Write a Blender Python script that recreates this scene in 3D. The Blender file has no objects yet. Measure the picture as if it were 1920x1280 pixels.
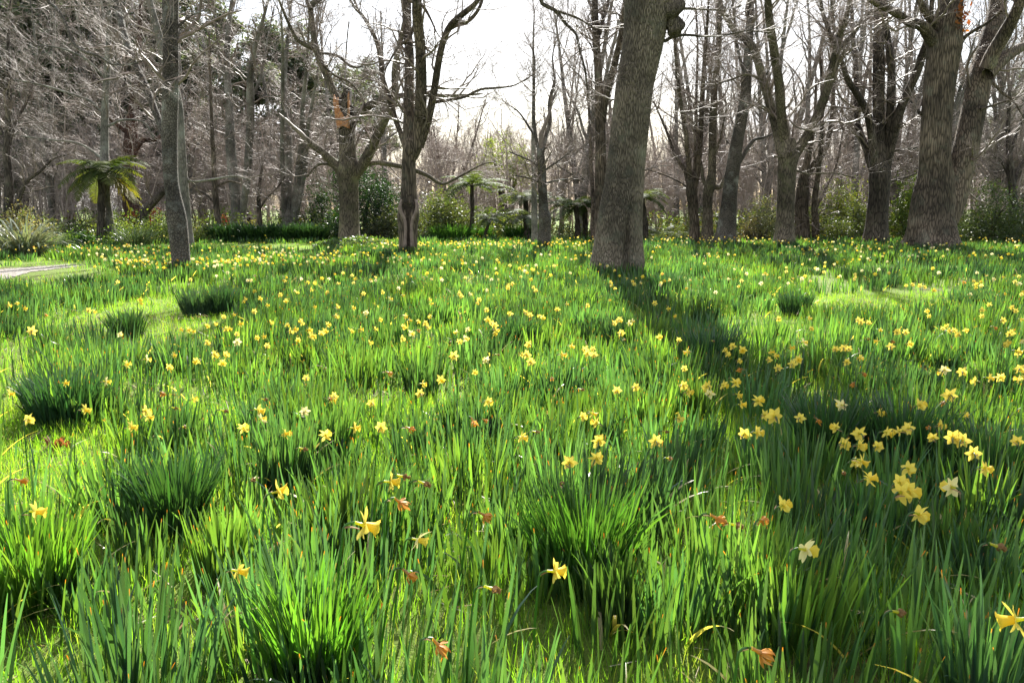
import bpy, math, random
import numpy as np
from math import radians, sin, cos, pi

# ------------------------------------------------------------------ camera, sky, sun
SC = bpy.context.scene
COL = SC.collection
F, PITCH, CAMZ = 1500.0, radians(9.46), 1.5          # focal length in photo pixels (1920 wide)
cam = bpy.data.cameras.new('camera'); camo = bpy.data.objects.new('camera', cam); COL.objects.link(camo)
cam.sensor_width = 36; cam.lens = 36 * F / 1920; cam.clip_end = 2000; cam.clip_start = 0.05
camo.location = (0, 0, CAMZ); camo.rotation_euler = (pi / 2 - PITCH, 0, 0)
SC.camera = camo

SUN_EL, SUN_AZ = radians(37), radians(6.5)             # azimuth: to the right of straight ahead (+Y)
W = bpy.data.worlds.new('World'); SC.world = W; W.use_nodes = True
nt = W.node_tree; nt.nodes.clear()
out = nt.nodes.new('ShaderNodeOutputWorld'); bg = nt.nodes.new('ShaderNodeBackground')
sky = nt.nodes.new('ShaderNodeTexSky'); sky.sky_type = 'NISHITA'; sky.sun_disc = False
sky.sun_elevation = SUN_EL; sky.sun_rotation = SUN_AZ; sky.air_density = 1.0; sky.dust_density = 1.5; sky.ozone_density = 1.0
tc = nt.nodes.new('ShaderNodeTexCoord'); mp = nt.nodes.new('ShaderNodeMapping'); mp.inputs['Scale'].default_value = (1, 1, 2.6)
nz = nt.nodes.new('ShaderNodeTexNoise'); nz.inputs['Scale'].default_value = 2.4; nz.inputs['Detail'].default_value = 7; nz.inputs['Roughness'].default_value = 0.58
cr = nt.nodes.new('ShaderNodeValToRGB'); cr.color_ramp.elements[0].position = 0.42; cr.color_ramp.elements[1].position = 0.60
mx = nt.nodes.new('ShaderNodeMix'); mx.data_type = 'RGBA'
mx.inputs['B'].default_value = (8.6, 8.6, 8.8, 1)     # white cloud, in the sky texture's own units
nt.links.new(tc.outputs['Generated'], mp.inputs['Vector']); nt.links.new(mp.outputs['Vector'], nz.inputs['Vector'])
nt.links.new(nz.outputs['Fac'], cr.inputs['Fac']); nt.links.new(cr.outputs['Color'], mx.inputs['Factor'])
nt.links.new(sky.outputs['Color'], mx.inputs['A']); nt.links.new(mx.outputs['Result'], bg.inputs['Color'])
bg.inputs['Strength'].default_value = 0.06
nt.links.new(bg.outputs['Background'], out.inputs['Surface'])

sl = bpy.data.lights.new('sun', 'SUN'); sl.energy = 5.0; sl.angle = radians(0.5); sl.color = (1.0, 0.965, 0.90)
so = bpy.data.objects.new('sun', sl); COL.objects.link(so); so.location = (0, 0, 40)
so.rotation_euler = (-(pi / 2 - SUN_EL), 0, -SUN_AZ)
SC.view_settings.view_transform = 'Standard'; SC.view_settings.look = 'None'; SC.view_settings.gamma = 1
SC.view_settings.exposure = 1.76
cy = SC.cycles
cy.max_bounces = 8; cy.diffuse_bounces = 4; cy.transmission_bounces = 6; cy.glossy_bounces = 2; cy.transparent_max_bounces = 8
cy.caustics_reflective = False; cy.caustics_refractive = False
cy.use_denoising = True

RNG = np.random.default_rng(11)
random.seed(5)

# ------------------------------------------------------------------ pixel -> place
CP, SP = cos(PITCH), sin(PITCH)
def ray(px, py):
    u, v = px - 960.0, 640.0 - py
    return np.array([u, F * CP + v * SP, -F * SP + v * CP])
def ground(px, py, z=0.0):
    d = ray(px, py); t = (z - CAMZ) / d[2]
    return np.array([d[0] * t, d[1] * t, z])
def at(px, py, Y):
    d = ray(px, py); t = Y / d[1]
    return np.array([d[0] * t, Y, CAMZ + d[2] * t]), t
def to_px(x, y, z=0.25):
    zz = z - CAMZ; dep = y * CP - zz * SP; up = y * SP + zz * CP
    return 960 + F * x / dep, 640 - F * up / dep

# ------------------------------------------------------------------ object helpers
def tag(o, label=None, cat=None, group=None, kind=None):
    if label: o['label'] = label
    if cat: o['category'] = cat
    if group: o['group'] = group
    if kind: o['kind'] = kind
    return o
def thing(name, loc, label, cat, group=None):
    o = bpy.data.objects.new(name, None); COL.objects.link(o); o.location = [float(a) for a in loc]
    o.empty_display_size = 0.2
    return tag(o, label, cat, group)
def mesh_arrays(name, v, quads=None, tris=None, col=None, smooth=True):
    me = bpy.data.meshes.new(name)
    v = np.ascontiguousarray(v, dtype=np.float32)
    nq = 0 if quads is None else len(quads); ntr = 0 if tris is None else len(tris)
    me.vertices.add(len(v)); me.vertices.foreach_set('co', v.ravel())
    loops = []
    if nq: loops.append(np.asarray(quads, dtype=np.int32).ravel())
    if ntr: loops.append(np.asarray(tris, dtype=np.int32).ravel())
    loops = np.concatenate(loops)
    me.loops.add(len(loops)); me.loops.foreach_set('vertex_index', loops)
    tot = np.concatenate([np.full(nq, 4, np.int32), np.full(ntr, 3, np.int32)])
    st = np.concatenate([[0], np.cumsum(tot)[:-1]]).astype(np.int32)
    me.polygons.add(nq + ntr); me.polygons.foreach_set('loop_start', st); me.polygons.foreach_set('loop_total', tot)
    me.polygons.foreach_set('use_smooth', np.full(nq + ntr, smooth, dtype=bool))
    if col is not None:
        a = me.color_attributes.new('Col', 'FLOAT_COLOR', 'POINT')
        c = np.ones((len(v), 4), np.float32); c[:, :3] = col
        a.data.foreach_set('color', c.ravel())
    me.update(calc_edges=True)
    return me
def obj(name, me, mat, parent=None):
    o = bpy.data.objects.new(name, me); COL.objects.link(o)
    if mat is not None and len(me.materials) == 0: me.materials.append(mat)
    if parent is not None: o.parent = parent
    return o
class Bag:                                              # collects pieces of ONE mesh
    def __init__(s): s.v = []; s.q = []; s.t = []; s.c = []; s.n = 0
    def add(s, v, q=None, t=None, c=None):
        v = np.asarray(v, dtype=np.float64).reshape(-1, 3)
        if q is not None and len(q): s.q.append(np.asarray(q) + s.n)
        if t is not None and len(t): s.t.append(np.asarray(t) + s.n)
        if c is not None: s.c.append(np.broadcast_to(c, (len(v), 3)))
        s.v.append(v); s.n += len(v)
    def mesh(s, name, off=(0, 0, 0), smooth=True):
        v = np.concatenate(s.v) - np.asarray(off)
        return mesh_arrays(name, v, np.concatenate(s.q) if s.q else None, np.concatenate(s.t) if s.t else None,
                           np.concatenate(s.c) if s.c else None, smooth)

# ------------------------------------------------------------------ materials
def new_mat(name):
    m = bpy.data.materials.new(name); m.use_nodes = True; n = m.node_tree; n.nodes.clear()
    o = n.nodes.new('ShaderNodeOutputMaterial')
    return m, n, o
def leaf_mat(name, trans=(1.9, 1.7, 0.5), fac=0.5, rough=0.42, spec=0.5, fixed=None):
    m, n, o = new_mat(name)
    if fixed is None:
        a = n.nodes.new('ShaderNodeAttribute'); a.attribute_name = 'Col'; csock = a.outputs['Color']
    else:
        a = n.nodes.new('ShaderNodeRGB'); a.outputs[0].default_value = (*fixed, 1); csock = a.outputs[0]
    p = n.nodes.new('ShaderNodeBsdfPrincipled'); p.inputs['Roughness'].default_value = rough; p.inputs['Specular IOR Level'].default_value = spec
    tr = n.nodes.new('ShaderNodeBsdfTranslucent')
    mul = n.nodes.new('ShaderNodeVectorMath'); mul.operation = 'MULTIPLY'; mul.inputs[1].default_value = trans
    mix = n.nodes.new('ShaderNodeMixShader'); mix.inputs[0].default_value = fac
    n.links.new(csock, p.inputs['Base Color']); n.links.new(csock, mul.inputs[0]); n.links.new(mul.outputs[0], tr.inputs['Color'])
    n.links.new(p.outputs[0], mix.inputs[1]); n.links.new(tr.outputs[0], mix.inputs[2]); n.links.new(mix.outputs[0], o.inputs['Surface'])
    return m
def bark_mat(name, dark, light, lichen, lich_amt=0.5, fissure=14.0, stretch=0.12, bump=0.6, dist=0.03):
    m, n, o = new_mat(name)
    tc = n.nodes.new('ShaderNodeTexCoord'); mp = n.nodes.new('ShaderNodeMapping'); mp.inputs['Scale'].default_value = (1, 1, stretch)
    n.links.new(tc.outputs['Object'], mp.inputs['Vector'])
    nd = n.nodes.new('ShaderNodeTexNoise'); nd.inputs['Scale'].default_value = 5; nd.inputs['Detail'].default_value = 3
    n.links.new(mp.outputs[0], nd.inputs['Vector'])
    add = n.nodes.new('ShaderNodeMix'); add.data_type = 'VECTOR'; add.inputs['Factor'].default_value = 0.07
    n.links.new(mp.outputs[0], add.inputs['A']); n.links.new(nd.outputs['Color'], add.inputs['B'])
    vo = n.nodes.new('ShaderNodeTexVoronoi'); vo.feature = 'DISTANCE_TO_EDGE'; vo.inputs['Scale'].default_value = fissure
    n.links.new(add.outputs['Result'], vo.inputs['Vector'])
    fine = n.nodes.new('ShaderNodeTexNoise'); fine.inputs['Scale'].default_value = fissure * 1.6; fine.inputs['Detail'].default_value = 6
    n.links.new(mp.outputs[0], fine.inputs['Vector'])
    r1 = n.nodes.new('ShaderNodeMapRange'); r1.inputs['From Max'].default_value = 0.22
    n.links.new(vo.outputs['Distance'], r1.inputs['Value'])
    h = n.nodes.new('ShaderNodeMath'); h.operation = 'MULTIPLY_ADD'; h.inputs[1].default_value = 0.6
    n.links.new(fine.outputs['Fac'], h.inputs[0]); n.links.new(r1.outputs[0], h.inputs[2])
    mixc = n.nodes.new('ShaderNodeMix'); mixc.data_type = 'RGBA'
    mixc.inputs['A'].default_value = (*dark, 1); mixc.inputs['B'].default_value = (*light, 1)
    hr = n.nodes.new('ShaderNodeMapRange'); hr.inputs['From Min'].default_value = 0.2; hr.inputs['From Max'].default_value = 1.25
    n.links.new(h.outputs[0], hr.inputs['Value']); n.links.new(hr.outputs[0], mixc.inputs['Factor'])
    big = n.nodes.new('ShaderNodeTexNoise'); big.inputs['Scale'].default_value = 2.2; big.inputs['Detail'].default_value = 8; big.inputs['Roughness'].default_value = 0.68
    n.links.new(tc.outputs['Object'], big.inputs['Vector'])
    rr = n.nodes.new('ShaderNodeMapRange'); rr.inputs['From Min'].default_value = 0.62 - 0.25 * lich_amt; rr.inputs['From Max'].default_value = 0.78 - 0.2 * lich_amt
    rr.inputs['To Max'].default_value = min(1, 0.35 + lich_amt)
    n.links.new(big.outputs['Fac'], rr.inputs['Value'])
    mixl = n.nodes.new('ShaderNodeMix'); mixl.data_type = 'RGBA'; mixl.inputs['B'].default_value = (*lichen, 1)
    n.links.new(rr.outputs[0], mixl.inputs['Factor']); n.links.new(mixc.outputs['Result'], mixl.inputs['A'])
    # broad damp and mossy blotches
    bl = n.nodes.new('ShaderNodeTexNoise'); bl.inputs['Scale'].default_value = 0.9; bl.inputs['Detail'].default_value = 4
    mpb = n.nodes.new('ShaderNodeMapping'); mpb.inputs['Location'].default_value = (3, 7, 1)
    n.links.new(tc.outputs['Object'], mpb.inputs['Vector']); n.links.new(mpb.outputs[0], bl.inputs['Vector'])
    br = n.nodes.new('ShaderNodeMapRange'); br.inputs['From Min'].default_value = 0.4; br.inputs['From Max'].default_value = 0.62
    br.inputs['To Min'].default_value = 0.42; br.inputs['To Max'].default_value = 1.1
    n.links.new(bl.outputs['Fac'], br.inputs['Value'])
    mm = n.nodes.new('ShaderNodeVectorMath'); mm.operation = 'SCALE'
    n.links.new(mixl.outputs['Result'], mm.inputs[0]); n.links.new(br.outputs[0], mm.inputs['Scale'])
    p = n.nodes.new('ShaderNodeBsdfPrincipled'); p.inputs['Roughness'].default_value = 0.85; p.inputs['Specular IOR Level'].default_value = 0.25
    bp = n.nodes.new('ShaderNodeBump'); bp.inputs['Strength'].default_value = bump; bp.inputs['Distance'].default_value = dist
    n.links.new(h.outputs[0], bp.inputs['Height']); n.links.new(bp.outputs[0], p.inputs['Normal'])
    n.links.new(mm.outputs[0], p.inputs['Base Color']); n.links.new(p.outputs[0], o.inputs['Surface'])
    return m
def plain_mat(name, c1, c2, scale=12, rough=0.7, spec=0.3, bump=0.3):
    m, n, o = new_mat(name)
    tc = n.nodes.new('ShaderNodeTexCoord'); nz = n.nodes.new('ShaderNodeTexNoise'); nz.inputs['Scale'].default_value = scale; nz.inputs['Detail'].default_value = 6
    n.links.new(tc.outputs['Object'], nz.inputs['Vector'])
    r = n.nodes.new('ShaderNodeMapRange'); r.inputs['From Min'].default_value = 0.3; r.inputs['From Max'].default_value = 0.7
    n.links.new(nz.outputs['Fac'], r.inputs['Value'])
    mx = n.nodes.new('ShaderNodeMix'); mx.data_type = 'RGBA'; mx.inputs['A'].default_value = (*c1, 1); mx.inputs['B'].default_value = (*c2, 1)
    n.links.new(r.outputs[0], mx.inputs['Factor'])
    p = n.nodes.new('ShaderNodeBsdfPrincipled'); p.inputs['Roughness'].default_value = rough; p.inputs['Specular IOR Level'].default_value = spec
    n.links.new(mx.outputs['Result'], p.inputs['Base Color'])
    if bump:
        bp = n.nodes.new('ShaderNodeBump'); bp.inputs['Strength'].default_value = bump; bp.inputs['Distance'].default_value = 0.02
        n.links.new(nz.outputs['Fac'], bp.inputs['Height']); n.links.new(bp.outputs[0], p.inputs['Normal'])
    n.links.new(p.outputs[0], o.inputs['Surface'])
    return m

M = {
    'oak':    bark_mat('oak_bark', (.05, .039, .028), (.285, .235, .175), (.20, .205, .15), .4, 46, .13, .9, .03),
    'grey':   bark_mat('grey_bark', (.11, .10, .085), (.26, .235, .20), (.27, .27, .23), .6, 18, .3, .5, .02),
    'brown':  bark_mat('brown_bark', (.028, .021, .015), (.20, .155, .115), (.19, .19, .14), .35, 17, .12, .8, .03),
    'moss':   bark_mat('mossy_bark', (.03, .024, .018), (.21, .17, .125), (.17, .165, .09), .5, 20, .2, .6, .03),
    'mottle': bark_mat('mottled_bark', (.028, .023, .019), (.15, .13, .108), (.36, .365, .33), .42, 24, .7, .6, .015),
    'dark':   bark_mat('dark_bark', (.016, .013, .011), (.13, .105, .085), (.13, .13, .09), .3, 18, .15, .7, .03),
    'red':    bark_mat('red_bark', (.04, .02, .015), (.14, .075, .055), (.13, .1, .07), .2, 14, .12, .7, .03),
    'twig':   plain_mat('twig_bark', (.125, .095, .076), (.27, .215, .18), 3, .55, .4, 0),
    'twig_far': plain_mat('backlit_twig_bark', (.27, .215, .18), (.45, .375, .325), .8, .6, .4, 0),  # pale bark; the backlit rim of far twigs is put into its colour
    'leaf':   leaf_mat('daffodil_leaf', (3.3, 3.3, .72), .47, .36, .6),
    'thick':  leaf_mat('shaded_clump_leaf', (2.4, 2.6, .8), .27, .36, .6),  # lower translucency puts the dense clumps' own shade into the leaf
    'grass':  leaf_mat('short_grass', (2.5, 2.5, .5), .6, .5, .3),
    'bush':   leaf_mat('bush_leaf', (2.4, 2.2, .7), .38, .5, .4),
    'ever':   leaf_mat('evergreen_spray', (1.6, 1.6, .7), .3, .6, .3),
    'frond':  leaf_mat('fern_frond', (2.2, 2.1, .6), .38, .7, .2),
    'strap':  leaf_mat('strap_leaf', (1.6, 1.5, .7), .3, .3, .7),
    'dead':   leaf_mat('dead_leaf', (1.6, 1.2, .7), .45, .6, .2),
    'petal':  leaf_mat('daffodil_petal', (1.0, .98, 1.0), .5, .5, .3),
    'torn':   plain_mat('torn_wood', (.26, .10, .045), (.55, .27, .12), 14, .7, .2, .5),
    'cut':    plain_mat('sawn_wood', (.40, .30, .20), (.55, .44, .32), 14, .8, .2, .3),
    'hollow': plain_mat('shaded_hollow_wood', (.02, .016, .013), (.06, .045, .035), 9, .9, .1, .6),  # dark wood with the shade of a hollow put into its colour
    'lip':    plain_mat('callus_bark', (.15, .11, .09), (.27, .21, .175), 9, .75, .3, .5),
}
def ground_mat():
    m, n, o = new_mat('lawn_and_leaf_litter')
    tc = n.nodes.new('ShaderNodeTexCoord')
    def noise(s, d=5, r=.6):
        k = n.nodes.new('ShaderNodeTexNoise'); k.inputs['Scale'].default_value = s; k.inputs['Detail'].default_value = d; k.inputs['Roughness'].default_value = r
        n.links.new(tc.outputs['Object'], k.inputs['Vector']); return k.outputs['Fac']
    def rng(s, a, b):
        k = n.nodes.new('ShaderNodeMapRange'); k.inputs['From Min'].default_value = a; k.inputs['From Max'].default_value = b
        n.links.new(s, k.inputs['Value']); return k.outputs[0]
    def mix(f, a, b):
        k = n.nodes.new('ShaderNodeMix'); k.data_type = 'RGBA'
        for s, v in (('A', a), ('B', b)):
            if isinstance(v, tuple): k.inputs[s].default_value = (*v, 1)
            else: n.links.new(v, k.inputs[s])
        n.links.new(f, k.inputs['Factor']); return k.outputs['Result']
    fine = noise(60, 4, .7)
    g = mix(rng(fine, .3, .7), (.08, .12, .025), (.18, .25, .05))
    soil = mix(rng(noise(35, 5, .7), .35, .65), (.045, .032, .02), (.20, .15, .09))
    c = mix(rng(noise(1.3, 6, .65), .55, .68), g, soil)
    p = n.nodes.new('ShaderNodeBsdfPrincipled'); p.inputs['Roughness'].default_value = .9; p.inputs['Specular IOR Level'].default_value = .1
    n.links.new(c, p.inputs['Base Color'])
    bp = n.nodes.new('ShaderNodeBump'); bp.inputs['Strength'].default_value = .8; bp.inputs['Distance'].default_value = .03
    n.links.new(fine, bp.inputs['Height']); n.links.new(bp.outputs[0], p.inputs['Normal'])
    n.links.new(p.outputs[0], o.inputs['Surface']); return m

# ------------------------------------------------------------------ tubes and branching
def norm(a): return a / np.maximum(np.linalg.norm(a, axis=-1, keepdims=True), 1e-9)
def tubes(bag, P, R, S):
    P = np.asarray(P, float); R = np.asarray(R, float); N, K, _ = P.shape
    if N == 0: return
    T = norm(np.gradient(P, axis=1)); mean = norm(P[:, -1] - P[:, 0])
    ref = np.where(np.abs(mean[:, 2:3]) < .8, np.array([[0, 0, 1.]]), np.array([[1., 0, 0]]))[:, None, :]
    U = norm(ref - (ref * T).sum(-1, keepdims=True) * T); V = np.cross(T, U)
    a = np.arange(S) * 2 * pi / S
    ring = P[:, :, None, :] + R[:, :, None, None] * (np.cos(a)[None, None, :, None] * U[:, :, None, :] + np.sin(a)[None, None, :, None] * V[:, :, None, :])
    base = (np.arange(N) * K * S)[:, None, None]; k = np.arange(K - 1)[None, :, None] * S; s = np.arange(S)[None, None, :]; s2 = (s + 1) % S
    q = np.stack([base + k + s, base + k + s2, base + k + S + s2, base + k + S + s], -1).reshape(-1, 4)
    bag.add(ring.reshape(-1, 3), q=q)
def spline(pts, n):
    p = np.asarray(pts, float)
    if len(p) == 2: return p[0] + (p[1] - p[0]) * np.linspace(0, 1, n)[:, None]
    q = np.vstack([2 * p[0] - p[1], p, 2 * p[-1] - p[-2]])
    t = np.linspace(0, len(p) - 1, n); i = np.minimum(t.astype(int), len(p) - 2); f = (t - i)[:, None]
    a, b, c, d = q[i], q[i + 1], q[i + 2], q[i + 3]
    return .5 * (2 * b + (c - a) * f + (2 * a - 5 * b + 4 * c - d) * f ** 2 + (3 * b - a - 3 * c + d) * f ** 3)
def spawn(rng, P, R, per, t0, t1, ang, length, rad, K, up=0.0, wig=.25, taper=.25, rmin=.003, zmin=.3):
    """children of the branches P (N,K,3): per each; returns arrays of the same layout"""
    N, KP, _ = P.shape
    cnt = rng.poisson(per, N) if np.isscalar(per) else np.asarray(per)
    idx = np.repeat(np.arange(N), cnt); n = len(idx)
    if n == 0: return np.zeros((0, K, 3)), np.zeros((0, K))
    t = rng.uniform(t0, t1, n) * (KP - 1); i = np.minimum(t.astype(int), KP - 2); f = (t - i)
    pos = P[idx, i] + (P[idx, i + 1] - P[idx, i]) * f[:, None]
    T = norm(P[idx, i + 1] - P[idx, i]); r0 = R[idx, i] + (R[idx, i + 1] - R[idx, i]) * f
    rnd = rng.normal(size=(n, 3)); perp = norm(rnd - (rnd * T).sum(1, keepdims=True) * T)
    a = rng.uniform(ang[0], ang[1], n)[:, None]
    D = norm(np.cos(a) * T + np.sin(a) * perp + np.array([0, 0, up]))
    L = rng.uniform(length[0], length[1], n) * (1.15 - .5 * t / (KP - 1))
    r = np.clip(r0 * rng.uniform(rad[0], rad[1], n), rmin, None)
    pts = np.zeros((n, K, 3)); pts[:, 0] = pos
    for k in range(1, K):
        D = norm(D + rng.normal(size=(n, 3)) * wig + np.array([0, 0, up * .35]))
        pts[:, k] = pts[:, k - 1] + D * (L / (K - 1))[:, None]
    pts[:, :, 2] = np.maximum(pts[:, :, 2], zmin)
    RR = np.maximum(r[:, None] * np.linspace(1, taper, K)[None, :], rmin * .7)
    return pts, RR
def trunk(bag, pts, rad, sides=20, n=40, seed=0, rough=.06, flare=0.0, disp=None):
    """one limb or trunk: swept ring with bark-scale unevenness; disp(phi, s) adds a relative radius change"""
    rng = np.random.default_rng(seed)
    full = spline(np.column_stack([pts, rad]), n); P = full[:, :3]; R = np.maximum(full[:, 3], .004)
    T = norm(np.gradient(P, axis=0)); ref = np.array([0, -1., 0]) if abs(T[:, 1]).max() < .9 else np.array([1., 0, 0])
    U = norm(ref - (T @ ref)[:, None] * T); V = np.cross(T, U)      # phi = 0 faces the camera
    a = np.arange(sides) * 2 * pi / sides; s = np.linspace(0, 1, n)
    A, S_ = np.meshgrid(a, s)
    ph = rng.uniform(0, 6.28, 6)
    d = rough * (np.sin(3 * A + ph[0] + 3 * S_) * .5 + np.sin(5 * A + ph[1] - 7 * S_) * .35 + np.sin(2 * A + ph[2] + 17 * S_) * .4 + .35 * np.sin(9 * A + ph[3] + 9 * S_) + .35 * np.sin(23 * S_ + ph[4] + A))
    if flare:
        d = d + flare * np.exp(-S_ * 14) * (.6 + .5 * np.sin(5 * A + ph[5]))
    if disp is not None: d = d + disp(A, S_)
    ring = P[:, None, :] + (R[:, None] * (1 + d))[:, :, None] * (np.cos(A)[:, :, None] * U[:, None, :] + np.sin(A)[:, :, None] * V[:, None, :])
    k = np.arange(n - 1)[:, None] * sides; c = np.arange(sides)[None, :]; c2 = (c + 1) % sides
    q = np.stack([k + c, k + c2, k + sides + c2, k + sides + c], -1).reshape(-1, 4)
    v = ring.reshape(-1, 3)
    cap = np.vstack([v, P[-1] + T[-1] * R[-1] * .3]); m = (n - 1) * sides
    tr = np.stack([m + np.arange(sides), m + (np.arange(sides) + 1) % sides, np.full(sides, len(v))], -1)
    bag.add(cap, q=q, t=tr)
    return P, R
def leaves(bag, rng, C, size, col, jitter=.25, aspect=.5, flat=0.0, droop=0.0):
    """n single leaf rhombi (two triangles) at the points C"""
    n = len(C)
    D = norm(rng.normal(size=(n, 3)) * np.array([1, 1, 1 - flat]) - np.array([0, 0, droop])); U = norm(np.cross(D, rng.normal(size=(n, 3))))
    if flat: U = norm(U * np.array([1, 1, 1 - flat]))
    L = size * rng.uniform(.6, 1.35, n)[:, None]; w = L * aspect * .5
    v = np.stack([C, C + D * L * .5 + U * w, C + D * L, C + D * L * .5 - U * w], 1).reshape(-1, 3)
    q = np.arange(n * 4).reshape(-1, 4)
    c = np.asarray(col)[None, :] * (1 + rng.uniform(-jitter, jitter, (n, 1))) * (1 + rng.uniform(-.12, .12, (n, 3)))
    bag.add(v, q=q, c=np.repeat(np.clip(c, 0.003, .9), 4, 0))
def blades(bag, rng, B, h, w, az, lean, curl, segs, col, tip=None, tipfrac=0.0, fold=0.0):
    """strap blades: lean and curl are angles from the vertical, az the compass direction they lean in"""
    n = len(B); s = np.concatenate([np.linspace(0, .93, segs), [1.0]])
    th = lean[:, None] + curl[:, None] * s[None, :] ** 1.6
    ds = h[:, None] * np.diff(s)[None, :]
    hx = np.concatenate([np.zeros((n, 1)), np.cumsum(np.sin(th[:, :-1]) * ds, 1)], 1)
    hz = np.concatenate([np.zeros((n, 1)), np.cumsum(np.cos(th[:, :-1]) * ds, 1)], 1)
    dirx, diry = np.cos(az), np.sin(az)
    C = np.stack([B[:, 0:1] + hx * dirx[:, None], B[:, 1:2] + hx * diry[:, None], B[:, 2:3] + hz], -1)
    tw = az + pi / 2 + rng.normal(0, .7, n)
    Wd = np.stack([np.cos(tw), np.sin(tw), np.zeros(n)], -1)
    tw2 = rng.normal(0, .5, n)
    prof = np.clip((1 - s ** 3.5), 0, 1) ** .8 * (.75 + .25 * np.minimum(1, s * 4)); prof[-1] = .12
    ww = (w * .5)[:, None] * prof[None, :]
    ang = tw[:, None] + tw2[:, None] * s[None, :]
    Wv = np.stack([np.cos(ang), np.sin(ang), np.zeros_like(ang)], -1)
    Lf, Rt = C - Wv * ww[..., None], C + Wv * ww[..., None]
    v = np.stack([Lf, Rt], 2).reshape(-1, 3)
    st = (np.arange(n) * 2 * (segs + 1))[:, None]; k = np.arange(segs)[None, :] * 2
    q = np.stack([st + k, st + k + 1, st + k + 3, st + k + 2], -1).reshape(-1, 4)
    c = np.repeat(col[:, None, :], segs + 1, 1).copy()
    if tip is not None:
        hot = rng.random(n) < tipfrac
        c[hot, -1] = tip
    bag.add(v, q=q, c=np.repeat(c.reshape(-1, 3), 2, 0))

# ------------------------------------------------------------------ ground and path
gv = [(-500, -20, 0), (500, -20, 0), (500, 700, 0), (-500, 700, 0)]
g = obj('ground', mesh_arrays('ground', gv, [[0, 1, 2, 3]], smooth=False), ground_mat()); tag(g, kind='structure')
pth = [ground(*p, z=.012) for p in [(-140, 514), (-40, 507), (20, 503), (70, 499), (130, 495), (165, 495.5), (140, 500), (95, 505), (60, 509), (30, 516), (0, 527), (-40, 545), (-140, 580), (-300, 600), (-420, 520)]]
pr = np.random.default_rng(4); pth = [a + (c - a) * t + np.array([pr.normal(0, .05), pr.normal(0, .07), 0]) for a, c in zip(pth, pth[1:] + pth[:1]) for t in np.linspace(0, 1, 14, endpoint=False)]
pm = bpy.data.meshes.new('path'); pm.from_pydata([tuple(p) for p in pth], [], [list(range(len(pth)))[::-1]]); pm.update()
tag(obj('path', pm, plain_mat('path_gravel', (.09, .078, .065), (.40, .37, .33), 16, .9, .1, .5)), kind='structure')

# lawn gaps among the daffodils, as ellipses on the photograph that are then found on the ground (cx, cy, rx, ry, how empty)
GAPS = [(300, 600, 150, 42, 1), (290, 570, 80, 22, 1), (120, 830, 100, 60, 1), (150, 600, 90, 28, .7), (10, 690, 55, 70, .9), (345, 960, 80, 55, .8), (30, 870, 70, 50, .8),
        (90, 1230, 90, 70, .9), (350, 1110, 110, 50, .75), (440, 1230, 60, 60, .6), (1640, 560, 130, 22, 1), (1530, 1000, 60, 40, .2), (480, 459, 170, 6, 1), (1470, 600, 50, 25, .7),
        (60, 508, 150, 18, 1), (60, 488, 110, 4, .8), (860, 1130, 70, 70, .8), (1660, 1120, 80, 50, .3), (870, 960, 50, 60, .6), (1740, 545, 70, 14, .9), (1225, 590, 60, 16, .6), (760, 1230, 60, 60, .7),
        (270, 720, 60, 36, .8), (1618, 870, 24, 50, .8), (1880, 1060, 50, 60, .35), (560, 700, 80, 18, .5), (700, 930, 40, 40, .5), (1400, 600, 40, 40, .5), (1290, 1200, 50, 60, .35), (1500, 720, 40, 40, .5), (820, 620, 70, 14, .4), (1200, 660, 60, 18, .5), (1040, 700, 60, 20, .5), (420, 740, 50, 24, .6), (220, 890, 60, 40, .6)]
def emptiness(x, y):
    px, py = to_px(x, y, 0.1)
    e = np.zeros_like(x)
    for cx, cy_, rx, ry, a in GAPS:
        d = ((px - cx) / rx) ** 2 + ((py - cy_) / ry) ** 2
        e = np.maximum(e, a * np.clip(1.6 - d, 0, 1))
    e = np.where(np.abs(x) > .66 * y + 1.5, np.maximum(e, .2), e)
    return e
TREE_BASES = []                                          # (x, y, r): nothing grows inside these
def clear_of_trees(x, y):
    k = np.ones(len(x), bool)
    for tx, ty, r in TREE_BASES: k &= (x - tx) ** 2 + (y - ty) ** 2 > r * r
    return k
def wedge(rng, n, y0, y1, half=.70, pad=1.0):
    y = np.sqrt(rng.uniform(y0 * y0, y1 * y1, n)); x = rng.uniform(-1, 1, n) * (half * y + pad)
    return x, y

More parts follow.
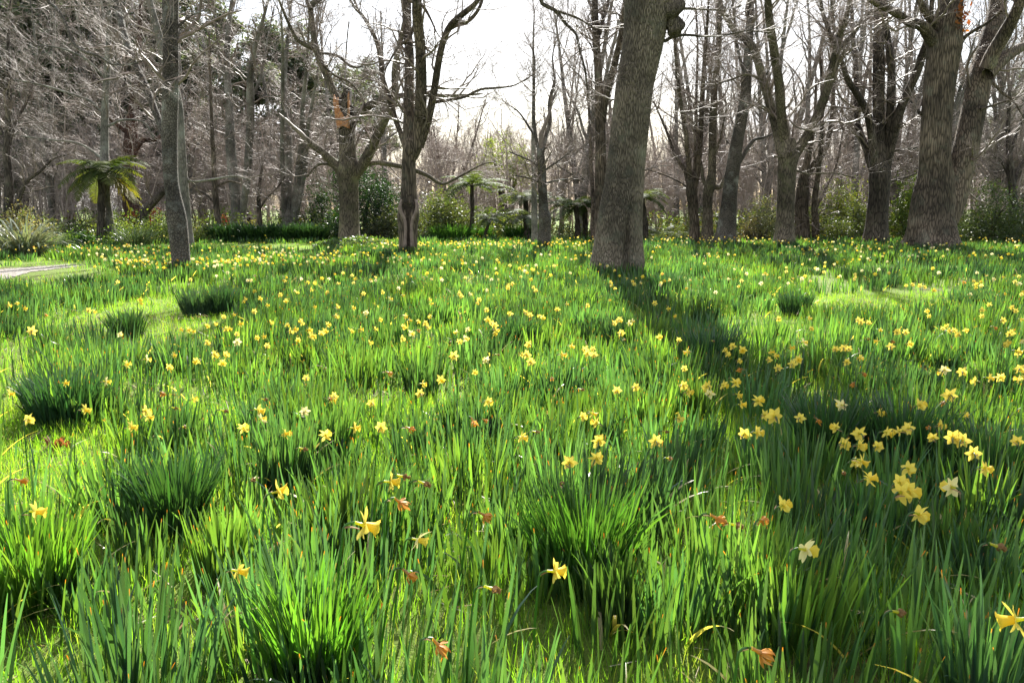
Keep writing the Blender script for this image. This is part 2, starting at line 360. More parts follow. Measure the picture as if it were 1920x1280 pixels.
# ------------------------------------------------------------------ trees
def make_tree(name, label, Y, mat, trunk_px, limbs, group=None, seed=0, flare=.38, rough=.06, sides=18, disp=None, d2=2.4, d3=6, d4=7, l2=(.8, 2.6), twig=.004, tw='twig', up=.10, cat='tree', extras=None, ext=True, hi0=.45):
    rng = np.random.default_rng(seed + 100)
    b = [at(p[0], p[1], Y) for p in trunk_px]
    base = np.array([b[0][0][0], Y, 0.0])
    pts = [q for q, t in b]; rad = [p[2] * .5 * t for p, (q, t) in zip(trunk_px, b)]
    if pts[0][2] > -.05:                                 # carry the trunk into the soil
        pts[0] = pts[0].copy(); pts[0][2] = -.08
    root = thing(name, base, label, cat, group)
    TREE_BASES.append((base[0], Y, rad[0] * .9))
    tb = Bag(); P0, R0 = trunk(tb, pts, rad, sides, 64 if sides > 20 else 36, seed, rough, flare, disp)
    obj('trunk', tb.mesh('trunk', base), M[mat], root)
    LP, LR = [], []
    K = 14
    for i, lm in enumerate(limbs):
        n = len(lm); q = [at(p[0], p[1], Y) for p in lm]
        span = np.linalg.norm(q[-1][0] - q[0][0]); dy = rng.uniform(-.45, .45) * span
        lp = [at(p[0], p[1], Y + dy * (k / (n - 1)) ** 1.3) for k, p in enumerate(lm)]
        P = [a for a, t in lp]; R = [p[2] * .5 * t for p, (a, t) in zip(lm, lp)]
        lb = Bag(); PP, RR = trunk(lb, P, R, 12 if R[0] > .08 else 8, 26, seed * 7 + i, rough, 0)
        obj('limb', lb.mesh('limb', base), M[mat], root)
        LP.append(PP[np.linspace(0, 25, K).astype(int)]); LR.append(RR[np.linspace(0, 25, K).astype(int)])
    m = len(P0)
    if hi0 is not None:
        hi = np.linspace(int(m * hi0), m - 1, K).astype(int); LP.append(P0[hi]); LR.append(R0[hi])
    LP, LR = np.array(LP), np.array(LR)
    cb = Bag()
    if ext:                                              # the crown goes on above what the picture shows
        E1, ER1 = spawn(rng, LP[:], LR[:], np.where(LP[:, -1, 2] > 4.5, 3, 1), .86, 1, (.15, .65), (1.8, 4.2), (.5, .85), 9, .3, .16, .2, .01)
        tubes(cb, E1, ER1, 6)
        E2, ER2 = spawn(rng, E1, ER1, 3, .2, 1, (.4, .9), (1.2, 2.6), (.4, .7), 7, .15, .22, .2, .006)
        tubes(cb, E2, ER2, 4)
    ln = np.linalg.norm(np.diff(LP, axis=1), axis=2).sum(1)
    A, AR = spawn(rng, LP, LR, rng.poisson(np.maximum(ln * d2, .3)), .15, 1, (.6, 1.35), l2, (.18, .42), 8, up, .24, .25, twig * 1.6)
    AR = np.minimum(AR, .035); tubes(cb, A, AR, 4)
    if ext:
        A = np.concatenate([A, E2[:, np.linspace(0, 6, 8).astype(int)]]); AR = np.concatenate([AR, ER2[:, np.linspace(0, 6, 8).astype(int)]])
    B, BR = spawn(rng, A, AR, d3, .15, 1, (.5, 1.1), (.35, 1.0), (.4, .65), 6, up * .5, .22, .35, twig)
    tubes(cb, B, BR, 3)
    C, CR = spawn(rng, B, BR, d4, .2, 1, (.4, 1.0), (.16, .45), (.5, .8), 4, up * .5, .2, .5, twig * .75)
    tubes(cb, C, CR, 3)
    obj('crown', cb.mesh('crown', base), M[tw], root)
    if extras: extras(root, base, Y)
    return root

def L(*a): return list(a)
# --- the slim mottled tree at the left
make_tree('slim_tree', 'slim mottled trunk at the left with one thin limb forking off to the upper left', 17.9, 'mottle',
    L((341, 500, 34), (338, 470, 33), (331, 410, 35), (325, 366, 28), (320, 325, 27), (318, 244, 29), (321, 160, 29), (321, 80, 28), (320, 0, 30), (322, -150, 27), (326, -350, 20), (322, -600, 10)),
    [L((309, 262, 12), (303, 240, 13), (288, 200, 14), (272, 160, 14), (248, 110, 14), (232, 60, 13), (217, 0, 12), (200, -80, 10), (190, -200, 6)),
     L((322, -260, 10), (200, -250, 9), (110, -160, 8), (84, -60, 7), (90, 0, 6.5), (107, 17, 6.5), (122, 42, 6.5), (132, 72, 6), (145, 90, 6), (165, 100, 5.5), (180, 103, 5), (195, 111, 4), (207, 120, 3.5), (225, 122, 3), (247, 120, 2), (280, 110, 1.5)),
     L((325, 60, 6), (345, 40, 4), (365, 26, 3), (385, 20, 2))], seed=1, d2=1.6, l2=(.7, 2.2), rough=.05, flare=.12)
# --- the big oak at the centre right
def oak_disp(A, S):
    a = np.where(A > pi, A - 2 * pi, A)
    cleft = -.34 * np.exp(-((a - .17 - .6 * S) / (.05 + .12 * np.clip(1 - S * 5, 0, 1))) ** 2) * np.clip(1.1 - S * 5, 0, 1) ** .6 + .05 * np.exp(-((a + .35) / .3) ** 2) * np.clip(1 - S * 6, 0, 1)
    return cleft
def oak_extras(root, base, Y):
    rng = np.random.default_rng(3)
    for (px, py, r) in ((1254, 14, 26), (1266, 50, 16)):
        c, t = at(px, py, Y - .1); r = r * t
        th, ph = np.meshgrid(np.linspace(0, pi, 22), np.linspace(0, 2 * pi, 28, endpoint=False), indexing='ij')
        d = 1 + .10 * np.sin(3 * ph + 2 * th) + .09 * np.sin(5 * th + 2 * ph + 1) + .06 * np.sin(8 * ph - 5 * th) * np.sin(th)
        v = np.stack([np.sin(th) * np.cos(ph), np.sin(th) * np.sin(ph), 1.15 * np.cos(th)], -1) * (d * r)[..., None] + c
        k = np.arange(21)[:, None] * 28; j = np.arange(28)[None, :]; j2 = (j + 1) % 28
        q = np.stack([k + j, k + 28 + j, k + 28 + j2, k + j2], -1).reshape(-1, 4)
        b = Bag(); b.add(v.reshape(-1, 3), q=q); obj('burl', b.mesh('burl', base), M['oak'], root)
make_tree('oak_tree', 'massive leaning grey oak trunk at centre right with a dark cleft at its foot', 17.6, 'oak',
    L((1158, 506, 108), (1158, 487, 97), (1159, 447, 89), (1162, 406, 84), (1168, 365, 77), (1172, 325, 72), (1176, 285, 70), (1180, 244, 70), (1185, 203, 70), (1190, 162, 71), (1202, 101, 75), (1208, 61, 79), (1212, 20, 86), (1216, -20, 90), (1224, -70, 88), (1238, -150, 82), (1256, -300, 72), (1272, -450, 56), (1290, -620, 30)),
    [L((1262, -330, 26), (1215, -430, 20), (1150, -520, 16), (1090, -600, 12), (1050, -700, 6)),
     L((1250, -250, 50), (1310, -360, 40), (1370, -460, 30), (1410, -560, 20), (1440, -700, 10)),
     L((1238, -160, 44), (1330, -250, 34), (1460, -300, 26), (1600, -330, 18), (1740, -400, 8)), L((1258, -330, 40), (1340, -520, 28), (1420, -680, 12)),
     L((1262, -380, 40), (1235, -520, 30), (1220, -640, 20), (1230, -760, 10)),
     L((1245, 78, 7), (1265, 68, 6), (1290, 66, 5), (1320, 68, 4.5), (1360, 66, 3.5), (1400, 58, 2.5), (1440, 62, 1.5)),
     L((1275, 16, 6), (1310, 17, 4), (1350, 19, 3), (1390, 12, 2)),
     L((1180, -110, 22), (1100, -120, 16), (1030, -60, 11), (1013, 0, 8), (1041, 20, 7), (1061, 45, 6), (1080, 64, 5), (1086, 90, 4.5), (1098, 138, 4), (1102, 183, 2.5)),
     L((1041, 20, 5), (1060, 26, 4.5), (1082, 34, 4), (1110, 50, 2.5))],
    seed=2, flare=.10, rough=.035, sides=110, disp=oak_disp, hi0=.8, d2=1.6, l2=(.6, 2.4), extras=oak_extras)
# --- the broken pollard left of centre
def snag_extras(root, base, Y):
    rng = np.random.default_rng(8)
    # torn, splintered wood round the hollow top
    def plank(name, mat, pxs, dY, th):
        b = Bag(); fr = [at(x, y, Y + dY)[0] for x, y in pxs]; n = len(fr)
        bk = [p + np.array([0, th, 0]) for p in fr]
        bm = bpy.data.meshes.new(name)
        faces = [list(range(n)), list(range(2 * n - 1, n - 1, -1))] + [[(i + 1) % n, i, n + i, n + (i + 1) % n] for i in range(n)]
        bm.from_pydata([tuple(p - base) for p in fr + bk], [], faces); bm.update()
        obj(name, bm, M[mat], root)
    plank('broken_top', 'dark', [(637, 236), (662, 238), (664, 200), (655.5, 196), (656, 168), (651, 164), (645, 167), (640, 178), (634, 190), (632, 205)], -.30, .45)
    plank('torn_wood', 'torn', [(632, 240), (642, 236), (654, 241), (655, 226), (651, 216), (646, 221), (641, 211), (637, 205), (635, 196), (633, 182), (629, 186), (626, 177), (624, 192), (627, 206), (628, 218)], -.40, .2)
    plank('torn_wood', 'torn', [(649, 238), (655, 239), (655.5, 200), (654, 172), (651.5, 178), (652, 205)], -.38, .16)
    plank('hollow', 'hollow', [(638, 210), (645, 217), (651, 214), (651.5, 190), (648, 178), (641, 180), (636, 192)], -.36, .06)  # dark plate put in for the shade inside the broken top
    c, t = at(572, 260, Y - .3)
make_tree('pollard_tree', 'stout broken pollard with torn orange wood at its snapped top', 33.0, 'moss',
    L((656, 452, 44), (655, 430, 39), (654, 380, 36), (653, 345, 37), (653, 318, 44), (652, 295, 34), (651, 262, 30), (649, 240, 29), (647, 226, 27), (646, 214, 22)),
    [L((646, 335, 18), (632, 312, 18), (618, 298, 16), (600, 282, 14), (586, 272, 13), (573, 261, 12)),
     L((662, 335, 20), (682, 305, 20), (698, 272, 18), (712, 245, 16), (722, 225, 15), (735, 200, 13), (741, 180, 13), (740, 130, 12), (750, 80, 10), (760, 30, 8), (765, -60, 5)),
     L((655, 240, 18), (668, 220, 16), (688, 202, 15), (705, 192, 14), (725, 187, 12), (748, 180, 10), (790, 178, 8), (850, 180, 6), (905, 176, 3)),
     L((640, 205, 15), (628, 178, 15), (618, 155, 14), (605, 125, 13), (597, 105, 13), (590, 80, 12), (585, 40, 11), (582, 15, 12), (590, 4, 10), (605, -6, 9), (630, -30, 8), (650, -90, 6)),
     L((583, 18, 8), (575, 0, 7), (568, -50, 5)),
     L((588, 92, 8), (572, 84, 8), (558, 75, 7), (545, 52, 6), (530, 18, 5), (515, -20, 4)),
     L((602, 118, 5), (625, 140, 4.5), (658, 156, 4), (678, 182, 3.5), (686, 202, 3)),
     L((600, 100, 5), (620, 102, 5), (638, 108, 5.5), (655, 123, 5.5), (672, 126, 4.5), (684, 120, 2.5)),
     L((668, 320, 9), (688, 309, 9), (710, 305, 9), (740, 310, 9), (770, 317, 9), (800, 328, 7), (828, 345, 6), (850, 337, 5), (880, 321, 4), (905, 308, 3), (930, 303, 1.5)),
     L((640, 322, 6), (620, 309, 5), (600, 308, 5), (588, 316, 4), (576, 332, 2.5))],
    seed=3, hi0=None, flare=.08, rough=.05, sides=28, d2=1.7, extras=snag_extras)
# --- the tree with the hollow bark near the centre
def hollow_disp(A, S):
    a = np.where(A > pi, A - 2 * pi, A)
    wide = np.exp(-(a / .42) ** 2) * np.clip(1 - np.abs(S - .365) / .075, 0, 1) + np.exp(-((a) / .2) ** 2) * np.clip((.36 - S) / .1, 0, 1)
    lip = .16 * np.exp(-((np.abs(a) - .72) / .2) ** 2) * np.clip(1 - np.abs(S - .34) / .13, 0, 1)
    bulge = .10 * np.clip(1 - np.abs(S - .30) / .16, 0, 1)
    return -.55 * np.clip(wide, 0, 1) + lip + bulge
def hollow_extras(root, base, Y):
    for sx in (-1, 1):
        px = [(766 + sx * 13, 374), (766 + sx * 16, 386), (766 + sx * 14, 398), (766 + sx * 8, 410), (766 + sx * 5.5, 425), (766 + sx * 6, 448), (766 + sx * 7, 464)]
        q = [at(x, y, Y - .27 + .06 * (i == 0)) for i, (x, y) in enumerate(px)]
        b = Bag(); trunk(b, [a for a, t in q], [r * t for (a, t), r in zip(q, (1.5, 3.2, 3.6, 3.2, 3, 3.2, 3.6))], 10, 20, 5, .08)
        obj('bark_lip', b.mesh('bark_lip', base), M['lip'], root)
    pts = [(753, 384), (760, 392), (764, 404), (763.5, 425), (760, 466), (773, 466), (769, 425), (768.5, 404), (773, 392), (779, 384), (766, 378)]
    bm = bpy.data.meshes.new('hollow'); fr = [at(x, y, Y - .25)[0] - base for x, y in pts]; bk = [p + np.array([0, .12, 0]) for p in fr]; n = len(fr)
    bm.from_pydata([tuple(p) for p in fr + bk], [], [list(range(n)), list(range(2 * n - 1, n - 1, -1))] + [[(i + 1) % n, i, n + i, n + (i + 1) % n] for i in range(n)]); bm.update()
    obj('hollow', bm, M['hollow'], root)  # dark plate over the recess: bare wood with the hollow's shade in its colour
make_tree('hollow_tree', 'upright tree near the centre with a dark V shaped hollow in its bark', 24.7, 'brown',
    L((766, 469, 36), (766, 455, 35), (766, 425, 35), (766, 405, 37), (766, 385, 36), (766, 372, 32), (766, 345, 27), (766, 320, 26), (767, 300, 27), (772, 280, 34), (776, 262, 30)),
    [L((764, 285, 13), (757, 265, 12), (750, 245, 10), (743, 228, 10), (735, 200, 10), (726, 172, 10), (717, 145, 10), (714, 110, 10), (705, 75, 8), (693, 52, 7), (680, 30, 6), (660, 8, 5), (640, -40, 3)),
     L((768, 275, 22), (767, 235, 21), (767, 200, 20), (767, 150, 18), (767, 100, 17), (763, 50, 17), (762, 0, 17), (758, -120, 13), (745, -260, 6)),
     L((782, 275, 26), (786, 235, 24), (788, 200, 22), (789, 140, 21), (788, 90, 20), (783, 40, 19), (782, 0, 18), (787, -120, 11), (800, -280, 6)),
     L((786, 275, 18), (796, 245, 17), (806, 212, 15), (814, 172, 14), (820, 130, 13), (828, 90, 12), (838, 60, 12), (850, 42, 12), (870, 25, 11), (890, 8, 9), (908, -20, 7), (930, -80, 5)),
     L((838, 58, 8), (855, 48, 8), (872, 43, 8), (890, 28, 7), (903, 4, 6), (910, -40, 4)),
     L((812, 192, 7), (840, 188, 6), (870, 182, 5), (900, 168, 5), (930, 165, 4), (965, 160, 3), (1000, 140, 1.5)),
     L((720, -90, 7), (762, -6, 6), (785, 6, 6), (796, 16, 6), (807, 35, 4), (818, 60, 2.5)),
     L((783, 0, 6), (780, 32, 6), (770, 67, 6), (757, 80, 5), (748, 86, 5), (735, 107, 4), (722, 130, 3)),
     L((752, 83, 4), (780, 80, 4), (800, 92, 3.5), (822, 110, 2.5))],
    seed=4, hi0=.9, flare=.05, rough=.06, sides=40, disp=hollow_disp, d2=1.9, extras=hollow_extras)
# --- small trees between
make_tree('small_tree', 'small knobbly bare tree between the hollow tree and the big oak', 29.0, 'mottle',
    L((1021, 458, 23), (1022, 430, 22), (1022, 406, 23), (1019, 390, 18), (1017, 345, 17), (1015, 305, 15), (1013, 280, 14)),
    [L((1012, 290, 8), (1004, 252, 6), (1000, 200, 5), (1001, 150, 4.5), (1002, 110, 3.5), (997, 90, 2)), L((1015, 290, 9), (1023, 258, 8), (1031, 227, 7), (1030, 190, 6), (1040, 150, 5), (1036, 110, 3), (1042, 70, 2)),
     L((1014, 322, 4), (1000, 305, 4), (980, 295, 3), (955, 285, 2)), L((1018, 322, 4), (1032, 312, 4), (1050, 300, 3), (1075, 280, 2)), L((1016, 345, 4), (995, 335, 3), (960, 328, 2)),
     L((1019, 345, 4), (1045, 338, 3), (1075, 335, 2)), L((1008, 265, 4), (990, 235, 4), (972, 210, 3), (950, 195, 1.5))], seed=5, d2=3.6, l2=(.6, 1.8), rough=.09)
make_tree('slender_tree', 'pale slender straight trunk just behind the small knobbly tree', 33.5, 'grey',
    L((1003, 446, 12), (1002, 400, 11), (1001, 330, 10), (1000, 250, 8), (1001, 160, 6), (1000, 80, 4), (1002, 20, 2)), [], seed=6, d2=2.6, l2=(.5, 1.6))
make_tree('grey_trunk_tree', 'straight pale grey trunk standing close behind the slim mottled tree', 27.0, 'grey',
    L((349, 462, 24), (347, 400, 20), (342, 330, 19), (338, 260, 18), (333, 190, 17), (318, 135, 15), (305, 98, 14), (296, 60, 13), (280, 0, 12), (265, -90, 9), (250, -220, 5)),
    [L((347, 330, 5), (360, 340, 4), (400, 336, 4), (440, 330, 3), (470, 338, 2))], seed=7, d2=2.0)
make_tree('fern_side_tree', 'straight grey trunk rising through the fronds of the yellowing tree fern', 33.5, 'grey',
    L((206, 447, 24), (200, 400, 20), (196, 350, 17), (196, 280, 15), (197, 200, 13), (201, 130, 11), (205, 50, 9), (208, -80, 5)),
    [L((196, 215, 6), (170, 190, 5), (130, 175, 4), (80, 160, 3), (30, 150, 2)), L((197, 240, 5), (230, 225, 4), (270, 230, 3), (290, 262, 2)), L((200, 150, 5), (160, 110, 4), (110, 90, 3), (60, 85, 2)), L((196, 300, 5), (150, 270, 4), (95, 262, 3), (40, 255, 2))], seed=8, d2=3.2, l2=(.8, 2.4))
make_tree('dark_forked_tree', 'dark tree at the left edge behind the flax with a branch rising to the right', 37.0, 'dark',
    L((15, 440, 20), (17, 380, 17), (16, 330, 15), (12, 270, 12), (18, 200, 9), (15, 90, 6), (20, 0, 3)),
    [L((26, 405, 11), (38, 365, 9), (52, 338, 7), (75, 322, 5), (100, 298, 4), (130, 290, 2)), L((14, 290, 6), (30, 230, 5), (55, 180, 4), (70, 120, 2)), L((12, 260, 5), (-20, 200, 4), (-50, 150, 2))], seed=9, d2=3.4)
make_tree('thin_leaning_tree', 'thin dark young tree leaning left beside the low hedge of green leaves', 37.0, 'brown',
    L((413, 440, 12), (408, 405, 11), (403, 355, 10), (401, 310, 9), (398, 250, 7), (395, 170, 5), (392, 60, 3)),
    [L((404, 382, 5), (388, 366, 4), (370, 356, 3.5), (348, 347, 2.5)), L((403, 350, 5), (430, 340, 4), (455, 346, 2))], seed=10, d2=3.4)
make_tree('pale_twin_tree', 'pale grey tree splitting low into two straight stems behind the low hedge', 41.5, 'grey',
    L((447, 430, 30), (446, 405, 28), (444, 385, 22), (438, 330, 19), (432, 280, 18), (430, 200, 15), (425, 130, 12), (428, 60, 9), (438, -20, 5)),
    [L((452, 410, 15), (460, 365, 14), (466, 300, 15), (470, 220, 15), (469, 150, 13), (478, 90, 9), (495, 30, 6), (510, -30, 3)), L((428, 170, 6), (412, 110, 5), (405, 50, 4), (395, -20, 2)), L((470, 190, 6), (490, 140, 5), (500, 80, 4), (515, 10, 2))], seed=11, d2=2.2)
make_tree('sapling', 'thin bare sapling with spreading twigs rising from the low hedge', 38.5, 'brown',
    L((489, 440, 10), (487, 410, 9), (485, 380, 8), (487, 345, 6), (492, 310, 4)), [L((487, 392, 4), (500, 372, 4), (520, 352, 3), (535, 330, 2)), L((486, 380, 4), (478, 350, 3), (470, 320, 2))], seed=12, d2=4)
make_tree('fan_stem_tree', 'tree of four stems fanning from one base left of the broken pollard', 40.0, 'grey',
    L((542, 436, 30), (541, 418, 26), (541, 380, 16), (542, 340, 14), (540, 260, 14), (533, 150, 10), (540, 70, 6), (545, -10, 3)),
    [L((534, 425, 12), (531, 350, 9), (529, 280, 8), (530, 200, 7), (530, 100, 6), (527, 20, 3)), L((550, 420, 14), (556, 350, 12), (565, 280, 11), (568, 200, 9), (575, 120, 6), (580, 40, 3)),
     L((552, 412, 13), (567, 340, 12), (573, 300, 10), (577, 240, 8), (590, 170, 5), (600, 100, 3))], seed=13, d2=2.2)
make_tree('red_trunk_tree', 'reddish brown trunk behind the left tree fern', 44.0, 'red',
    L((247, 425, 32), (245, 350, 27), (243, 290, 25), (248, 230, 21), (256, 150, 15), (262, 60, 9), (265, -20, 4)), [L((245, 300, 12), (265, 265, 10), (290, 262, 7), (310, 250, 4)), L((246, 255, 9), (215, 230, 7), (180, 200, 4))], seed=14, d2=2.5)
make_tree('leaning_log', 'dark leaning dead trunk beside the orange shrub on the left', 40.0, 'dark',
    L((258, 425, 18), (272, 398, 17), (288, 378, 15), (312, 352, 13), (338, 330, 9)), [], seed=15, d2=.6, ext=False, cat='dead tree')
# --- right of the oak
make_tree('twin_stem_tree', 'dark tree directly behind the big oak, forking high into two stems', 36.0, 'brown',
    L((1125, 447, 30), (1126, 406, 24), (1126, 345, 21), (1126, 284, 20), (1124, 203, 18), (1122, 142, 15), (1118, 81, 14), (1116, 40, 13), (1116, 0, 12), (1118, -100, 8), (1122, -220, 4)),
    [L((1129, 230, 14), (1135, 187, 14), (1147, 142, 13), (1157, 101, 12), (1166, 53, 10), (1172, 0, 7), (1176, -80, 4)), L((1118, 85, 8), (1126, 53, 8), (1135, 24, 7), (1141, 0, 6), (1146, -60, 4)), L((1112, 445, 9), (1112, 380, 8), (1108, 300, 7), (1105, 220, 5), (1100, 150, 3))], seed=16, d2=2.4)
make_tree('fan_branch_tree', 'dark tree right of the oak with stems spreading like a fan from a narrow base', 35.5, 'brown',
    L((1303, 446, 20), (1302, 415, 18), (1300, 386, 19), (1297, 360, 21), (1296, 340, 18)),
    [L((1294, 352, 12), (1285, 320, 9), (1268, 296, 6), (1252, 252, 5), (1240, 223, 4), (1225, 190, 2)), L((1295, 345, 11), (1291, 305, 10), (1285, 244, 9), (1275, 183, 7), (1268, 120, 6), (1263, 40, 4)),
     L((1298, 350, 9), (1303, 315, 8), (1305, 264, 8), (1305, 203, 6), (1308, 100, 4), (1306, 20, 2)), L((1302, 352, 11), (1309, 318, 10), (1313, 264, 10), (1317, 183, 9), (1320, 130, 8), (1325, 60, 6), (1330, -20, 3)),
     L((1296, 360, 4), (1280, 345, 3), (1250, 330, 2.5), (1215, 318, 2))], seed=17, d2=2.6)
make_tree('pollard_crotch_tree', 'pale brown tree with a swollen crotch, middle of three right of the oak', 35.0, 'moss',
    L((1327, 448, 22), (1327, 405, 18), (1327, 366, 18), (1331, 347, 22), (1335, 322, 15), (1336, 244, 14), (1340, 162, 12), (1346, 101, 10), (1350, 0, 8), (1352, -100, 4)),
    [L((1326, 352, 8), (1319, 337, 7), (1316, 315, 6), (1311, 290, 4)), L((1338, 350, 10), (1350, 350, 10), (1360, 333, 9), (1370, 302, 7), (1374, 270, 5), (1385, 230, 3)), L((1336, 292, 5), (1348, 270, 5), (1356, 235, 4), (1362, 200, 2))], seed=18, d2=2.2)
make_tree('mottled_tree', 'thick mottled grey trunk leaning right, rightmost of three right of the oak', 34.0, 'mottle',
    L((1361, 451, 40), (1363, 425, 33), (1366, 386, 28), (1370, 345, 26), (1376, 305, 26), (1382, 264, 23), (1390, 223, 21), (1397, 183, 20), (1401, 122, 17), (1405, 61, 15), (1407, 0, 13), (1410, -120, 8), (1414, -240, 4)),
    [L((1382, 310, 9), (1390, 298, 8), (1403, 276, 8), (1415, 262, 6), (1432, 258, 4), (1450, 250, 2)), L((1400, 150, 7), (1385, 100, 6), (1378, 50, 5), (1372, -20, 3))], seed=19, d2=2.4)
make_tree('spreading_tree', 'grey green tree dividing at head height into three great rising limbs', 30.0, 'moss',
    L((1470, 456, 44), (1471, 435, 36), (1472, 406, 32), (1474, 345, 33), (1476, 310, 35), (1478, 288, 38), (1474, 262, 28)),
    [L((1468, 285, 24), (1460, 252, 21), (1446, 203, 16), (1431, 154, 15), (1415, 97, 15), (1397, 73, 14), (1377, 57, 12), (1364, 37, 10), (1352, 12, 9), (1345, -40, 7), (1330, -140, 4)),
     L((1472, 270, 22), (1466, 227, 18), (1462, 171, 17), (1454, 114, 16), (1446, 61, 16), (1441, 20, 14), (1438, -60, 11), (1430, -200, 6)),
     L((1486, 295, 22), (1502, 272, 18), (1523, 236, 17), (1543, 191, 17), (1559, 134, 16), (1567, 97, 14), (1576, 61, 11), (1590, 20, 9), (1600, -60, 6)),
     L((1572, 92, 9), (1582, 85, 10), (1604, 57, 9), (1624, 28, 8), (1655, 12, 6), (1700, -20, 4)), L((1570, 92, 8), (1562, 82, 8), (1551, 49, 8), (1541, 16, 7), (1535, -40, 5)),
     L((1482, 312, 4), (1494, 320, 3.5), (1515, 326, 3), (1535, 325, 3), (1567, 325, 2.5), (1600, 333, 1.5)), L((1430, 150, 5), (1400, 140, 4), (1370, 150, 3), (1340, 160, 1.5))], seed=20, d2=2.2, rough=.05)
make_tree('brown_leaning_tree', 'brown trunk half hidden behind the spreading grey green tree, bending to the right', 36.5, 'brown',
    L((1503, 448, 28), (1503, 415, 26), (1503, 386, 25), (1506, 345, 20), (1512, 310, 14), (1520, 270, 10), (1528, 220, 7), (1530, 150, 4)),
    [L((1508, 335, 13), (1531, 302, 11), (1549, 276, 10), (1559, 227, 8), (1563, 175, 7), (1570, 110, 5), (1574, 40, 3)), L((1529, 446, 14), (1529, 420, 14), (1527, 380, 11), (1535, 320, 9), (1540, 260, 8), (1541, 180, 6), (1538, 100, 4)),
     L((1530, 390, 6), (1550, 350, 5), (1568, 310, 4), (1578, 260, 3), (1585, 215, 2))], seed=21, d2=2.8)
make_tree('dark_multistem_tree', 'dark tree of five rising stems left of the giant double trunk', 34.0, 'dark',
    L((1643, 450, 48), (1644, 425, 41), (1645, 398, 38), (1649, 357, 36), (1650, 325, 38), (1649, 290, 24), (1648, 245, 21), (1647, 203, 21), (1647, 142, 21), (1647, 81, 19), (1647, 32, 17), (1645, -40, 14), (1640, -180, 7)),
    [L((1640, 330, 15), (1630, 300, 14), (1622, 272, 12), (1608, 236, 11), (1606, 195, 10), (1604, 122, 9), (1600, 73, 8), (1596, 0, 6), (1590, -90, 3)), L((1643, 318, 16), (1638, 280, 16), (1630, 227, 14), (1616, 191, 13), (1592, 154, 11), (1580, 122, 9), (1567, 80, 8), (1560, 20, 5), (1555, -50, 3)),
     L((1656, 325, 15), (1663, 284, 14), (1669, 203, 14), (1671, 142, 14), (1667, 93, 13), (1662, 55, 10), (1660, 0, 8), (1662, -100, 4)), L((1660, 322, 18), (1670, 276, 18), (1681, 227, 18), (1697, 183, 16), (1718, 138, 15), (1730, 101, 14), (1740, 69, 12), (1746, 24, 9), (1750, -50, 5)),
     L((1668, 290, 6), (1680, 282, 5), (1700, 280, 4.5), (1726, 277, 3)), L((1660, 345, 6), (1678, 338, 5), (1700, 332, 4), (1720, 324, 3))], seed=22, d2=2.4, rough=.06, flare=.12)
def giant_extras(root, base, Y):
    rng = np.random.default_rng(9); b = Bag(); c0, t = at(1803, 28, Y - .5)
    c = c0 + rng.normal(size=(60, 3)) * np.array([.10, .1, .24])
    leaves(b, rng, c, .17, (.30, .12, .04), .35, .6, 0, 1.2)
    obj('dead_leaves', b.mesh('dead_leaves', base), M['dead'], root)
make_tree('giant_tree', 'giant old double trunk at the right with rough dark bark and moss in its fork', 28.0, 'brown',
    L((1744, 466, 112), (1744, 452, 96), (1745, 430, 86), (1746, 405, 78), (1750, 360, 70), (1752, 325, 60), (1752, 284, 55), (1758, 203, 54), (1767, 122, 56), (1772, 85, 58), (1777, 41, 48), (1785, 0, 40), (1790, -90, 32), (1780, -240, 20), (1770, -380, 9)),
    [L((1772, 415, 48), (1787, 375, 48), (1799, 325, 45), (1813, 264, 43), (1823, 211, 43), (1833, 162, 43), (1844, 122, 42), (1854, 81, 36), (1864, 41, 32), (1872, 0, 28), (1880, -90, 22), (1888, -240, 12)),
     L((1764, 95, 26), (1746, 70, 24), (1730, 49, 20), (1705, 41, 16), (1685, 28, 14), (1661, 16, 12), (1632, 0, 10), (1595, -40, 7), (1560, -110, 4)), L((1766, 70, 20), (1750, 42, 16), (1735, 24, 13), (1722, -10, 11), (1710, -90, 6)),
     L((1785, 88, 8), (1803, 74, 7), (1827, 57, 6), (1850, 44, 5), (1880, 20, 3)), L((1850, 128, 28), (1862, 100, 26), (1880, 68, 24), (1896, 40, 22), (1913, 0, 20), (1932, -80, 14), (1950, -200, 8)),
     L((1852, 140, 24), (1868, 124, 22), (1888, 106, 20), (1909, 92, 18), (1935, 80, 15), (1990, 50, 10), (2050, 0, 5)), L((1736, 214, 6), (1724, 212, 7), (1722, 206, 5)), L((1862, 155, 6), (1880, 175, 5), (1900, 190, 4), (1925, 230, 2)), L((1838, 205, 5), (1870, 195, 4), (1915, 180, 3))],
    seed=23, hi0=.72, flare=.22, rough=.06, sides=44, d2=1.4, extras=giant_extras)
make_tree('edge_tree', 'dark bare tree at the right edge behind the evergreen bushes', 37.0, 'dark',
    L((1905, 440, 18), (1900, 380, 15), (1895, 320, 12), (1890, 250, 8), (1893, 170, 5)), [L((1898, 350, 8), (1920, 300, 6), (1950, 260, 4)), L((1897, 340, 7), (1875, 300, 5), (1850, 290, 3)), L((1893, 290, 6), (1910, 240, 5), (1930, 190, 3))], seed=24, d2=4.5, l2=(.8, 2.6))

